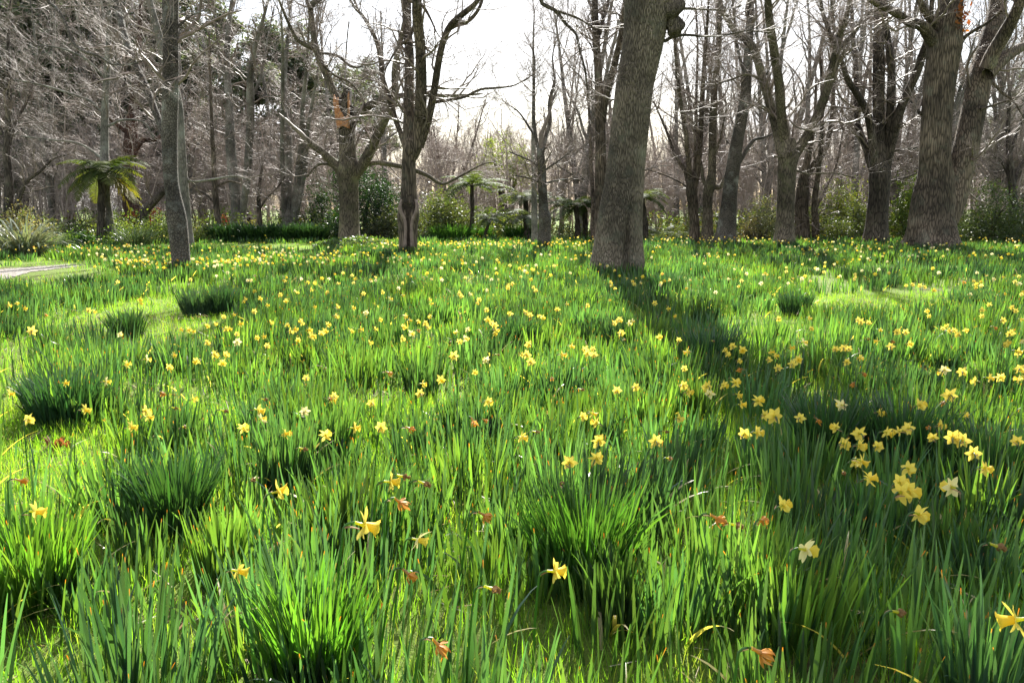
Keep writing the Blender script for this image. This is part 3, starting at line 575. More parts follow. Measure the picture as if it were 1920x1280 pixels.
# ------------------------------------------------------------------ background trees
def copy_tree(root, loc, rz, scale, label=None, group=None):
    r = root.copy(); COL.objects.link(r); r.location = loc; r.rotation_euler = (0, 0, rz); r.scale = scale
    if label: r['label'] = label
    if group: r['group'] = group
    for ch in root.children:
        c = ch.copy(); COL.objects.link(c); c.parent = r
    return r
def auto_bare(seed, H, stems, spread, dome=False):
    rng = np.random.default_rng(seed)
    tb, cb = Bag(), Bag(); K = 12
    P = np.zeros((stems, K, 3)); R = np.zeros((stems, K))
    for i in range(stems):
        az = rng.uniform(0, 2 * pi); h = H * rng.uniform(.75, 1); lean = spread * rng.uniform(.4, 1)
        s = np.linspace(0, 1, K); bend = rng.normal(0, .25, 2)
        P[i, :, 0] = np.cos(az) * lean * h * s ** 1.4 + np.sin(s * 5 + bend[0] * 9) * .12 * s; P[i, :, 1] = np.sin(az) * lean * h * s ** 1.4 + np.sin(s * 6 + bend[1] * 9) * .12 * s
        P[i, :, 2] = h * s - .05; R[i] = H * .0135 * rng.uniform(.7, 1.1) * (1 - .85 * s) + .008
    tubes(tb, P, R, 8)
    A, AR = spawn(rng, P, R, 12 if not dome else 22, .18, 1, (.45, 1.1), (H * .14, H * .34), (.35, .6), 9, .16, .18, .2, .008)
    tubes(tb, A, AR, 5)
    B, BR = spawn(rng, A, AR, 7, .15, 1, (.45, 1.1), (H * .05, H * .14), (.35, .6), 6, .08, .22, .3, .006)
    tubes(cb, B, BR, 3)
    C, CR = spawn(rng, B, BR, 6, .15, 1, (.4, 1.0), (.3, .9), (.5, .8), 4, .06, .2, .5, .005)
    tubes(cb, C, CR, 3)
    return tb.mesh('trunk'), cb.mesh('crown')
PROTO = [auto_bare(301, 15, 1, .10), auto_bare(302, 15, 3, .22), auto_bare(303, 14, 2, .16), auto_bare(304, 13, 4, .28), auto_bare(305, 9, 5, .42, True)]
G_BACK = 'bare grey trees at the back of the wood'
BACK = [(-30, 46, 1.2, 1), (120, 45, 1.1, 2), (262, 47, 1.1, 0), (368, 46, 1.05, 2), (640, 47, 1.0, 2), 
        (730, 46, 1.0, 0), (1050, 50, .95, 2), (1085, 46, 1.05, 1), (1180, 50, 1.0, 2), (1232, 56, .85, 3), (1262, 47, .95, 0), (1345, 52, 1.1, 1), (1425, 45, 1.15, 2), (1445, 53, 1.2, 1), (1585, 46, 1.2, 0),
        (1612, 54, 1.25, 1), (1690, 49, 1.2, 2), (1730, 45, 1.15, 3), (1815, 52, 1.2, 1), (1872, 47, 1.1, 3), (1930, 44, 1.2, 2), (1990, 50, 1.2, 1), (-110, 50, 1.2, 2), (545, 52, 1.1, 1), (430, 54, 1.15, 0), (215, 52, 1.15, 1), (1145, 47, 1.05, 3), (1300, 50, 1.1, 1), (1390, 55, 1.2, 3), (1500, 48, 1.15, 0), (1560, 52, 1.2, 1), (1655, 47, 1.15, 3), (1770, 48, 1.2, 1), (1845, 46, 1.1, 3)]
done = {}
for px, Y, sc, k in BACK:
    x = (px - 960) * Y / 1480; rz = RNG.uniform(0, 6.28); s = sc * RNG.uniform(.95, 1.05)
    lab = 'tall bare grey tree deep in the thicket behind the named trunks'
    if k not in done:
        r = thing('bare_tree', (x, Y, 0), lab, 'tree', G_BACK); r.rotation_euler = (0, 0, rz); r.scale = (s, s, s)
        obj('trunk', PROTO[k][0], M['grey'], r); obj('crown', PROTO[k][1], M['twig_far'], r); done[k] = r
    else: copy_tree(done[k], (x, Y, 0), rz, (s, s, s), lab, G_BACK)
for px, Y, sc, lab in [(850, 50, 1.02, 'rounded bare tree with a dense dome of twigs behind the tree ferns'), (915, 57, .82, 'lower bare domed tree right of the rounded one, below the bright gap of sky')]:
    x = (px - 960) * Y / 1480
    r = thing('domed_tree', (x, Y, 0), lab, 'tree'); r.scale = (sc, sc, sc); r.rotation_euler = (0, 0, px)
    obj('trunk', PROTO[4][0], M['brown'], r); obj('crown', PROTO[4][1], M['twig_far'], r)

# deciduous thicket and far wood: masses nobody could count
def wood(name, seed, n, y0, y1, xh, h0, h1, per, zf=None):
    rng = np.random.default_rng(seed); K = 8
    y = rng.uniform(y0, y1, n); x = rng.uniform(-xh, xh, n) * y / y0; h = rng.uniform(h0, h1, n)
    if zf is not None: h = h * zf(x / y)
    s = np.linspace(0, 1, K)[None, :]
    az = rng.uniform(0, 6.28, n); lean = rng.uniform(.03, .35, n)
    P = np.stack([x[:, None] + (np.cos(az) * lean * h)[:, None] * s ** 1.5, y[:, None] + (np.sin(az) * lean * h)[:, None] * s ** 1.5, h[:, None] * s - .05], -1)
    P[:, 1:] += rng.normal(size=(n, K - 1, 3)) * .07
    R = (h * .009)[:, None] * (1 - .8 * s) + .006
    b = Bag(); tubes(b, P, R, 4)
    A, AR = spawn(rng, P, R, per[0], .1, 1, (.5, 1.2), (.9, 2.6), (.35, .6), 7, .05, .25, .25, .007); tubes(b, A, AR, 3)
    B, BR = spawn(rng, A, AR, per[1], .1, 1, (.5, 1.1), (.4, 1.2), (.45, .7), 5, .0, .25, .4, .006); tubes(b, B, BR, 3)
    C, CR = spawn(rng, B, BR, per[2], .1, 1, (.4, 1.0), (.25, .6), (.6, .8), 3, .0, .2, .6, .005); tubes(b, C, CR, 3)
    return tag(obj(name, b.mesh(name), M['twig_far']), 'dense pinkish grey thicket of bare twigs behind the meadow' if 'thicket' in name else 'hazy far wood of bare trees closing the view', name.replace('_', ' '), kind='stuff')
wood('thicket', 41, 520, 43, 56, 31, 3.2, 6.8, (10, 7, 5), lambda u: 1 + .12 * np.clip(-u * 2.2 - .25, 0, 1))
wood('far_wood', 42, 420, 74, 105, 48, 8, 13, (12, 6, 4), lambda u: 1 - .45 * np.clip(-u * 4 - .2, 0, 1) - .35 * np.exp(-((u - .0) / .10) ** 2) - .2 * np.exp(-((u - .18) / .05) ** 2))

# evergreen trees behind
def conifer(seed, H, wide):
    rng = np.random.default_rng(seed); tb, fb = Bag(), Bag(); K = 10
    s = np.linspace(0, 1, K); P = np.zeros((2, K, 3)); P[0, :, 2] = H * s - .05; P[1, :, 2] = H * .8 * s - .05; P[1, :, 0] = 2.2 * s ** 1.5; P[0, :, 0] = -.6 * s
    R = np.stack([H * .018 * (1 - .85 * s) + .03] * 2); tubes(tb, P, R, 8)
    A, AR = spawn(rng, P, R, 26, .14, 1, (.9, 1.45), (wide * .45, wide), (.25, .4), 9, .05, .14, .2, .03); tubes(tb, A, AR, 5)
    B, BR = spawn(rng, A, AR, 7, .25, 1, (.4, .9), (wide * .15, wide * .35), (.4, .6), 5, .05, .2, .4, .012); tubes(tb, B, BR, 3)
    n = len(B); idx = rng.integers(0, n, 42000); k = rng.integers(1, 5, 42000)
    C = B[idx, k] + rng.normal(size=(42000, 3)) * np.array([.26, .26, .12])
    tone = rng.uniform(.75, 1.25, n)[idx]
    leaves(fb, rng, C, .34, (.10, .125, .08), .3, .45, .35, .1)
    return tb.mesh('trunk'), fb.mesh('crown')
CON = [conifer(61, 17, 5.0), conifer(62, 15, 6.0)]
EV = [(15, 58, 1.3, 1, 'dark evergreen at the top left corner, partly against blue sky'), (150, 64, 1.42, 1, 'tall evergreen behind the bare twigs left of the slim mottled tree'),
      (262, 58, 1.05, 1, 'broad dark evergreen behind the slim tree and the red trunk'), (395, 64, 1.02, 0, 'round topped evergreen just right of the slim mottled tree'),
      (478, 58, .86, 1, 'layered grey green evergreen behind the pale twin stemmed tree'), (575, 61, .92, 1, 'layered evergreen behind the fan of four dark stems'), (700, 78, .8, 0, 'far evergreen glimpsed between the pollard and the hollow tree'),
      (70, 56, 1.0, 1, 'dense evergreen at far left behind the flax and bare twigs'), (205, 57, 1.1, 0, 'narrow evergreen behind the straight grey trunk by the left tree fern'), (335, 59, .95, 1, 'evergreen directly behind the slim mottled trunk'),
      (1900, 70, .8, 1, 'dark evergreen far back at the right edge')]
for i, (px, Y, sc, k, lab) in enumerate(EV):
    r = thing('evergreen_tree', ((px - 960) * Y / 1480, Y, 0), lab, 'tree', 'evergreens behind the wood'); r.scale = (sc, sc, sc); r.rotation_euler = (0, 0, i * 1.3)
    obj('trunk', CON[k][0], M['red'], r); obj('crown', CON[k][1], M['ever'], r)

# ------------------------------------------------------------------ shrubs
def shrub(name, label, cat, px, py, Y, rx, rz, n, size, col, mat='bush', clumps=26, jitter=.3, stems=6, aspect=.5, zlow=.0, group=None, seed=0, ry=None, flat=0., droop=.2, fill=.24):
    """leafy bush centred over pixel column px; rx, rz: half width and full height in metres"""
    rng = np.random.default_rng(500 + seed); x = (px - 960) * Y / 1480.; ry = ry or rx * .8
    base = np.array([x, Y, 0.]); root = thing(name, base, label, cat, group)
    d = norm(rng.normal(size=(clumps, 3))); d[:, 2] = np.abs(d[:, 2]) * .9 - .05
    rr = rng.uniform(.45, 1, clumps)[:, None]
    cc = base + d * rr * np.array([rx, ry, rz * .92 - zlow]) + np.array([0, 0, zlow + rz * .06])
    k = rng.integers(0, clumps, n); cs = fill * min(rx, rz) * rng.uniform(.6, 1.4, clumps)
    C = cc[k] + rng.normal(size=(n, 3)) * cs[k][:, None]; C[:, 2] = np.abs(C[:, 2] - .03) + .03
    b = Bag(); leaves(b, rng, C, size, col, jitter, aspect, flat, droop)
    obj('foliage', b.mesh('foliage', base), M[mat], root)
    if stems:
        sb = Bag(); j = rng.integers(0, clumps, stems)
        for a in j:
            p0 = base + np.array([rng.normal(0, .12 * rx), rng.normal(0, .1), -.05]); p1 = cc[a]
            trunk(sb, [p0, p0 * .5 + p1 * .5 + np.array([rng.normal(0, .1), 0, .15]), p1], [.035 * (rz / 2 + .3), .025 * (rz / 2 + .3), .008], 6, 10, a)
        obj('stem', sb.mesh('stem', base), M['dark'], root)
    return root
shrub('camellia_bush', 'large dark glossy evergreen bush behind the broken pollard', 'bush', 690, 440, 38.5, 2.1, 5.0, 15000, .11, (.012, .032, .013), seed=1, clumps=60, fill=.16, ry=1.5)
shrub('camellia_bush', 'dark evergreen bush low between the pollard and the fan of dark stems', 'bush', 612, 440, 40, 1.0, 3.2, 5000, .10, (.015, .036, .015), seed=2, clumps=30)
shrub('rhododendron_bush', 'pale glinting evergreen bush just right of the hollow tree', 'bush', 838, 440, 39, 1.5, 2.9, 7500, .12, (.07, .095, .045), seed=3, clumps=44, fill=.2)
shrub('rhododendron_bush', 'greyish twiggy bush low between the hollow tree and the dark camellia', 'bush', 725, 440, 37, .9, 1.6, 3000, .10, (.05, .065, .035), seed=4)
shrub('lime_tree_bush', 'tall lime green leafy tree against the sky behind the small knobbly tree', 'tree', 952, 340, 50, 1.9, 6.6, 4200, .16, (.16, .22, .035), seed=5, clumps=26, zlow=2.6, fill=.16)
shrub('lime_bush', 'light yellow green bush behind the brown leaning tree', 'bush', 1552, 440, 41, 1.5, 3.2, 5200, .12, (.13, .165, .04), seed=6, clumps=30)
shrub('lime_bush', 'mid green sunlit bush between the dark multistem tree and the giant trunk', 'bush', 1697, 445, 38, 1.1, 3.6, 6200, .12, (.075, .115, .03), seed=7, clumps=34, fill=.2)
shrub('evergreen_bush', 'dark rounded evergreen bush right of the giant trunk', 'bush', 1840, 455, 34.5, 1.5, 2.9, 9500, .10, (.045, .07, .03), seed=8, clumps=44, fill=.2)
shrub('evergreen_bush', 'dark evergreen bush at the right edge of the picture', 'bush', 1915, 455, 35.5, 1.4, 2.6, 7500, .10, (.035, .055, .03), seed=9, clumps=36, fill=.2)
shrub('silver_bush', 'silvery glinting bush left of the spreading tree', 'bush', 1418, 445, 36, .85, 2.5, 4300, .09, (.11, .125, .085), seed=10, clumps=26)
shrub('silver_bush', 'small twiggy grey bush between the mottled tree and the silvery bush', 'bush', 1396, 447, 35.2, .45, 1.4, 1500, .08, (.11, .10, .07), seed=11, clumps=16)
shrub('olive_bush', 'olive green bush beside the dark multistem tree, to its left', 'bush', 1600, 445, 37, .95, 2.4, 4000, .10, (.07, .095, .035), seed=12)
shrub('olive_bush', 'low dark green bush at the foot of the brown leaning tree', 'bush', 1560, 447, 36, .8, 1.2, 2500, .09, (.05, .07, .03), seed=13)
shrub('orange_bush', 'small bush with burnt orange leaves beside the leaning dead trunk', 'bush', 292, 430, 41.5, 1.1, 1.9, 1500, .10, (.30, .10, .045), mat='dead', seed=14, clumps=30, fill=.13)
shrub('orange_bush', 'little red orange bush at the foot of the pale twin stemmed tree', 'bush', 437, 420, 42.5, .45, 1.5, 700, .10, (.36, .06, .04), mat='dead', seed=15, clumps=12, fill=.22)
shrub('pale_bush', 'pale feathery bush behind the flax at the left', 'bush', 68, 440, 33, 1.0, 2.1, 2600, .09, (.17, .165, .10), seed=16, clumps=30, fill=.2)
for i, (px, Y, rx, rz, n, c, lab) in enumerate([(262, 34, 1.3, 1.0, 3200, (.11, .16, .05), 'low sunlit leafy bush just left of the slim mottled tree'), (318, 35, .9, 1.15, 2600, (.10, .15, .05), 'low leafy bush half hidden behind the slim mottled trunk'),
        (150, 32, .6, .55, 1200, (.10, .18, .035), 'small bright green leafy plant between the flax and the tree fern trunk'), (175, 30.5, .45, .7, 1200, (.035, .085, .02), 'small dark broad leaved plant left of the tree fern trunk'),
        (232, 33, .8, .6, 1800, (.09, .15, .04), 'low light green plant right of the tree fern trunk'), (385, 36, .8, .75, 1700, (.12, .16, .06), 'low pale green plant between the slim tree and the low hedge'),
        (560, 38, 1.2, .8, 2600, (.045, .085, .03), 'low dark leafy bush right of the low hedge'), (600, 37, .8, .7, 1800, (.06, .10, .03), 'low leafy bush next to the foot of the pollard')]):
    shrub('low_bush', lab, 'bush', px, 440, Y, rx, rz, n, .10, c, seed=20 + i, clumps=26, stems=0, fill=.3)
def leaf_clump(name, label, cat, px, Y, rx, ry, n, h, w, col, mat='leaf', lean=(.1, .9), curl=(.2, 1.2), segs=5, group=None, seed=0, jit=.25):
    rng = np.random.default_rng(900 + seed); x = (px - 960) * Y / 1480.; base = np.array([x, Y, 0.])
    a = rng.uniform(0, 2 * pi, n); r = np.sqrt(rng.random(n)); B = np.stack([x + np.cos(a) * r * rx, Y + np.sin(a) * r * ry, np.full(n, -.01)], -1)
    b = Bag(); c = np.asarray(col)[None] * (1 + rng.uniform(-jit, jit, (n, 1))) * (1 + rng.uniform(-.1, .1, (n, 3)))
    blades(b, rng, B, h * rng.uniform(.65, 1.15, n), w * rng.uniform(.7, 1.2, n), a + rng.normal(0, .5, n), rng.uniform(*lean, n), rng.uniform(*curl, n), segs, c)
    root = thing(name, base, label, cat, group)
    obj('leaves', b.mesh('leaves', base), M[mat], root)
    return root
leaf_clump('flax_clump', 'big arching clump of grey green flax at the left edge by the path', 'flax', 62, 25.5, .45, .35, 330, 1.5, .06, (.17, .20, .15), 'strap', (.15, 1.0), (.9, 2.0), 8, seed=1)
leaf_clump('flax_clump', 'smaller green strap leaved clump left of the slim mottled tree', 'flax', 268, 31, .5, .4, 240, .95, .04, (.10, .15, .07), 'strap', (.1, .8), (.5, 1.6), 7, seed=2)
for i, (px, wd) in enumerate([(440, .85), (492, .95), (545, .85), (588, .7)]):
    leaf_clump('hedge_plant', ['leafy dark green plant at the left end of the low hedge', 'leafy green plant at the middle of the low hedge below the sapling', 'leafy green plant in the low hedge below the fan of stems', 'leafy green plant at the right end of the low hedge'][i],
               'plant', px, 36.3, wd, .5, 620, .85, .075, (.028, .07, .024), 'strap', (.0, .7), (.2, 1.3), 4, 'strap leaved plants of the low hedge', seed=10 + i)
for i, (px, Y, rx, n, h, lab) in enumerate([(848, 37.5, .9, 900, .8, 'dark grassy mound below the tree fern with the tall thin trunk'), (980, 38, .75, 700, .8, 'dark grassy mound below the low silvery tree fern'), (905, 38.5, .5, 400, .7, 'leafy mound between the two dark grassy mounds')]):
    leaf_clump('grassy_mound', lab, 'plant', px, Y, rx, .6, n, h, .04, (.03, .075, .028), 'leaf', (.0, .8), (.2, 1.2), 4, 'dark grassy mounds under the ferns', seed=20 + i)
# leafy cover round the pollard's foot
rng = np.random.default_rng(77); n = 4200
a = rng.uniform(0, 6.28, n); r = np.sqrt(rng.random(n)); C = np.stack([(682 - 960) * 31.5 / 1480 + np.cos(a) * r * 1.75, 31.2 + np.sin(a) * r * 1.3, rng.uniform(.05, .38, n) * (1.1 - r)+.05], -1)
b = Bag(); leaves(b, rng, C, .15, (.07, .12, .045), .35, .55, .3, .1)
tag(obj('ground_cover', b.mesh('ground_cover'), M['bush']), 'glinting low leafy cover round the foot of the broken pollard', 'ground cover', kind='stuff')
# mixed undergrowth along the edge of the wood
n = 46000; k = rng.integers(0, 300, n); hx = rng.uniform(.2, 1.6, 300); gx = rng.uniform(-33, 33, 300); gy = rng.uniform(38.5, 45, 300)
C = np.stack([gx[k] + rng.normal(0, .45, n), gy[k] + rng.normal(0, .35, n), rng.random(n) ** .8 * hx[k] + .03], -1)
pal = np.array([(.05, .085, .03), (.09, .14, .04), (.13, .16, .06), (.05, .07, .03), (.15, .15, .08)])[rng.integers(0, 5, 300)]
b = Bag(); leaves(b, rng, C, .15, (1.25, 1.25, 1.25), .3, .5, .1, .2); b.c = [b.c[0] * np.repeat(pal[k], 4, 0)]
tag(obj('undergrowth', b.mesh('undergrowth'), M['bush']), 'mixed low leafy undergrowth along the edge of the wood', 'undergrowth', kind='stuff')

# ------------------------------------------------------------------ tree ferns
def frond(b, rng, o, az, L_, el, droop, col, tipcol=None, pairs=26):
    n = 18; s = np.linspace(0, 1, n); th = el - droop * s ** 1.25; ds = L_ / (n - 1)
    hx = np.concatenate([[0], np.cumsum(np.cos(th[:-1]) * ds)]); hz = np.concatenate([[0], np.cumsum(np.sin(th[:-1]) * ds)])
    D = np.array([cos(az), sin(az), 0]); S = np.array([-sin(az), cos(az), 0]); P = o + hx[:, None] * D + hz[:, None] * np.array([0, 0, 1.])
    rb = [.014 * (1 - .85 * t) + .002 for t in s]
    b0 = Bag(); tubes(b0, P[None], np.array(rb)[None], 4); v = b0.v[0]; b.add(v, q=b0.q[0], c=np.array((.09, .085, .04)))
    t = np.linspace(.12, .985, pairs); ti = t * (n - 1); i = np.minimum(ti.astype(int), n - 2); f = (ti - i)[:, None]
    p = P[i] + (P[i + 1] - P[i]) * f; T = norm(P[i + 1] - P[i]); N = np.cross(T, S)
    pl = .24 * L_ * np.sin(pi * (.14 + .83 * t)) ** .8; w = L_ * .030
    for sd in (-1, 1):
        dr = norm(S * sd + T * .45 + N * rng.uniform(-.15, .1, (pairs, 1)) + np.array([0, 0, -.28]) + rng.normal(size=(pairs, 3)) * .07)
        e = p + dr * pl[:, None]; m = p + dr * pl[:, None] * .5 + np.array([0, 0, .02])
        v = np.stack([p - T * w * .35, p + T * w * .35, m + T * w * .5, m - T * w * .5, e + T * w * .1, e - T * w * .1], 1).reshape(-1, 3)
        k = np.arange(pairs)[:, None] * 6
        q = np.concatenate([k + np.array([[0, 1, 2, 3]]), k + np.array([[3, 2, 4, 5]])])
        c = np.asarray(col)[None] * (1 + rng.uniform(-.2, .2, (pairs, 1)))
        if tipcol is not None: c = c * (1 - t[:, None] ** 2) + np.asarray(tipcol)[None] * t[:, None] ** 2
        b.add(v, q=q, c=np.repeat(c, 6, 0))
def tree_fern(label, px, topy, Y, basepx, nf, L_, col, seed, el=(.1, .9), droop=(.9, 1.7), r=.09, tip=None, each=False, dead=0):
    rng = np.random.default_rng(1200 + seed); top, t = at(px, topy, Y); bx = (basepx - 960) * Y / 1480
    base = np.array([bx, Y, 0.]); root = thing('tree_fern', base, label, 'tree fern', 'tree ferns')
    tb = Bag(); trunk(tb, [base + [0, 0, -.05], base * .5 + top * .5 + [.03, 0, -top[2] * 0], top], [r * 1.25, r, r * 1.05], 12, 24, seed, .16)
    obj('trunk', tb.mesh('trunk', base), M['dark'], root)
    b = Bag()
    for i in range(nf):
        bb = Bag() if each else b
        az = i * 2 * pi / nf + rng.normal(0, .2); e = rng.uniform(*el); d = rng.uniform(*droop); c = np.asarray(col) * rng.uniform(.8, 1.2); tc_ = tip
        if i < dead: e = rng.uniform(-.9, -.3); d = rng.uniform(.3, .8); c = np.array((.22, .18, .035))
        frond(bb, rng, top, az, L_ * rng.uniform(.8, 1.1), e, d, c, tc_)
        if each: obj('frond', bb.mesh('frond', base), M['frond'], root)
    if not each: obj('crown', b.mesh('crown', base), M['frond'], root)
tree_fern('tall tree fern at the left with drooping yellow green fronds over a dark trunk', 192, 318, 33, 203, 30, 2.0, (.035, .06, .022), 1, (-.25, .7), (.8, 1.8), .15, (.09, .10, .03), True, 5)
tree_fern('tree fern on a tall thin trunk, left of the others in the centre', 885, 348, 38, 884, 18, 1.75, (.065, .10, .035), 2, (.1, .8), (.9, 1.6), .09)
tree_fern('tree fern with a high rounded silvery crown behind the low one', 985, 374, 39.5, 985, 20, 1.75, (.075, .10, .055), 3, (.1, .9), (1.0, 1.8), .12)
tree_fern('low silvery tree fern on a thick short trunk, beside the small knobbly tree', 988, 406, 37.5, 986, 20, 1.35, (.08, .105, .07), 4, (.1, .8), (1.0, 1.8), .16)
tree_fern('tree fern on a dark trunk close left of the big oak', 1080, 388, 38, 1081, 20, 1.7, (.065, .095, .045), 5, (.1, .9), (.9, 1.7), .12)
tree_fern('second tree fern on a dark trunk, nearest the left side of the big oak', 1096, 392, 39, 1094, 18, 1.6, (.065, .095, .04), 6, (.1, .9), (.9, 1.7), .12)
tree_fern('tree fern with a brown trunk showing at the right side of the big oak', 1204, 372, 36.5, 1206, 18, 1.7, (.08, .11, .045), 7, (.0, .8), (.9, 1.7), .12)
tree_fern('small low tree fern between the thin trunked one and the low silvery one', 918, 412, 37.5, 905, 16, 1.1, (.065, .10, .045), 8, (.1, .8), (.9, 1.6), .07)
for i, (px, Y, lab) in enumerate([(1240, 36.5, 'low white glinting fern right of the big oak'), (1272, 37, 'low pale fern left of the fan branched tree'), (1392, 36.5, 'low white glinting fern beside the mottled tree'), (1160, 38, 'low fern almost hidden behind the big oak')]):
    rng = np.random.default_rng(1300 + i); base = np.array([(px - 960) * Y / 1480, Y, 0]); root = thing('ground_fern', base, lab, 'fern', 'low ferns at the edge of the wood'); b = Bag()
    for k in range(22): frond(b, rng, base + np.array([rng.normal(0, .3), rng.normal(0, .2), .05]), k * .29 + rng.normal(0, .2), rng.uniform(.7, 1.2), rng.uniform(.5, 1.2), rng.uniform(1., 1.8), np.array((.09, .12, .07)) * rng.uniform(.8, 1.2), None, 16)
    obj('crown', b.mesh('crown', base), M['frond'], root)

# ------------------------------------------------------------------ daffodil leaves and grass (masses)
LEAFCOL = np.array([(.040, .086, .048), (.048, .098, .042), (.034, .078, .054), (.058, .110, .036), (.030, .068, .054)])
ORANGE = (.36, .11, .02)
def clump_field(b, rng, y0, y1, dens, per, wmul, segs, hmul=1.0, rad=.16):
    area = .70 * (y1 * y1 - y0 * y0) + 2 * (y1 - y0)
    n = int(area * dens); x, y = wedge(rng, n, y0, y1)
    e = emptiness(x, y); k = (rng.random(n) > e) & clear_of_trees(x, y); x, y, e = x[k], y[k], e[k]; n = len(x)
    m = rng.poisson(per * (1 - .5 * e) * rng.uniform(.2, 1.7, n)); idx = np.repeat(np.arange(n), m); N = len(idx)
    rc = rad * rng.uniform(.5, 1.9, n)[idx]; a = rng.uniform(0, 2 * pi, N); r = np.sqrt(rng.random(N)) * rc
    bx, by = x[idx] + np.cos(a) * r, y[idx] + np.sin(a) * r
    hc = (rng.uniform(.21, .40, n) * hmul * (1 - .35 * e))[idx]
    wind = rng.normal(.25, .5, n)[idx]; wl = rng.uniform(0, .15, n)[idx]
    az = np.arctan2(np.sin(a) * r * 2.2 / rc + wl * 2 * np.sin(wind), np.cos(a) * r * 2.2 / rc + wl * 5 * np.cos(wind)) + rng.normal(0, .45, N)
    lean = np.abs(rng.normal(.03, .08, N)) + .11 * r / rc + wl * .4; curl = np.abs(rng.normal(0, .22, N)) * rng.choice([.4, 1, 3.0], N, p=[.6, .29, .11])
    col = (LEAFCOL[rng.integers(0, 5, n)] * rng.uniform(.45, 1.3, (n, 1)))[idx] * (1 + rng.uniform(-.22, .22, (N, 1))) * (1 + rng.uniform(-.1, .1, (N, 3)))
    dead = rng.random(N) < .022; col[dead] = np.array((.36, .30, .15)); lean[dead] += .5; curl[dead] += .8
    k2 = clear_of_trees(bx, by) & (rng.random(N) > emptiness(bx, by) * .95)
    s = lambda q: q[k2]
    B = np.stack([bx, by, np.full(N, -.01)], -1)
    blades(b, rng, s(B), s(hc * rng.uniform(.62, 1.12, N)), s(np.full(N, .0150) * wmul * rng.uniform(.7, 1.35, N)), s(az), s(lean), s(curl), segs, s(col), ORANGE, .12)
b = Bag(); rng = np.random.default_rng(21)
clump_field(b, rng, 1.3, 4.2, 8, 84, .95, 7, 1.05, .16); clump_field(b, rng, 1.3, 4.2, 3, 90, .9, 7, .95, .5)
clump_field(b, rng, 4.2, 7.5, 7, 72, 1.05, 6, 1.02, .17); clump_field(b, rng, 4.2, 7.5, 2.2, 80, 1.0, 6, .95, .55)
clump_field(b, rng, 7.5, 14, 4.5, 60, 1.35, 4, 1.0, .21); clump_field(b, rng, 7.5, 14, 1.8, 70, 1.3, 4, .92, .7)
clump_field(b, rng, 14, 24, 3.0, 36, 2.2, 3, .95, .27)
clump_field(b, rng, 24, 38.5, 2.2, 17, 3.6, 3, .85, .34)
for tx, ty, tr in TREE_BASES:                            # leaves crowd the feet of the nearer trunks
    if ty > 31 or tr < .05: continue
    n = int(170 + 330 * tr); a = rng.uniform(pi, 2 * pi, n) + rng.normal(0, .3, n); r = tr / .9 + .02 + np.abs(rng.normal(0, .32, n)) * (.3 + tr)
    B = np.stack([tx + np.cos(a) * r, ty + np.sin(a) * r, np.full(n, -.01)], -1)
    blades(b, rng, B, rng.uniform(.22, .42, n), rng.uniform(.018, .034, n), a + rng.normal(0, .8, n), np.abs(rng.normal(.05, .12, n)), np.abs(rng.normal(.05, .3, n)), 4, LEAFCOL[rng.integers(0, 5, n)] * rng.uniform(.6, 1.2, (n, 1)), ORANGE, .08)
tag(obj('daffodil_leaves', b.mesh('daffodil_leaves'), M['leaf']), 'dense green daffodil leaves covering the meadow', 'daffodil leaves', kind='stuff')

def lawn(b, rng, n, y0, y1, h0, h1, w, segs):
    x, y = wedge(rng, n, y0, y1); px, py = to_px(x, y, 0)
    k = clear_of_trees(x, y) & ~(((px - 40) / 150) ** 2 + ((py - 510) / 16) ** 2 < .35); x, y = x[k], y[k]; n = len(x)
    c = np.array([(.11, .22, .035), (.13, .24, .04), (.09, .20, .035), (.17, .22, .08)])[rng.integers(0, 4, n)] * (1 + rng.uniform(-.25, .25, (n, 1)))
    blades(b, rng, np.stack([x, y, np.full(n, -.005)], -1), rng.uniform(h0, h1, n), np.full(n, w) * rng.uniform(.6, 1.3, n), rng.uniform(0, 6.28, n), np.abs(rng.normal(.2, .3, n)), np.abs(rng.normal(.3, .5, n)), segs, c)
b = Bag(); rng = np.random.default_rng(22)
lawn(b, rng, 75000, 1.3, 6, .05, .14, .0035, 3); lawn(b, rng, 70000, 6, 14, .05, .12, .007, 2); lawn(b, rng, 60000, 14, 42, .05, .11, .016, 2)
tag(obj('short_grass', b.mesh('short_grass'), M['grass']), 'fine bright short grass between the daffodil clumps', 'grass', kind='stuff')
# fallen straw and old leaves lying between the clumps
rng = np.random.default_rng(23); x, y = wedge(rng, 16000, 1.5, 13); k = rng.random(16000) < .08 + .4 * emptiness(x, y); x, y = x[k], y[k]; n = len(x); b = Bag()
blades(b, rng, np.stack([x, y, rng.uniform(.0, .06, n)], -1), rng.uniform(.06, .22, n), rng.uniform(.004, .011, n), rng.uniform(0, 6.28, n), rng.uniform(1.2, 1.6, n), rng.uniform(-.2, .3, n), 3,
       np.array([(.42, .34, .22), (.30, .17, .08), (.52, .48, .40)])[rng.integers(0, 3, n)] * (1 + rng.uniform(-.3, .3, (n, 1))))
tag(obj('leaf_litter', b.mesh('leaf_litter'), M['dead']), 'pale dead leaves and straw lying between the clumps', 'leaf litter', kind='stuff')

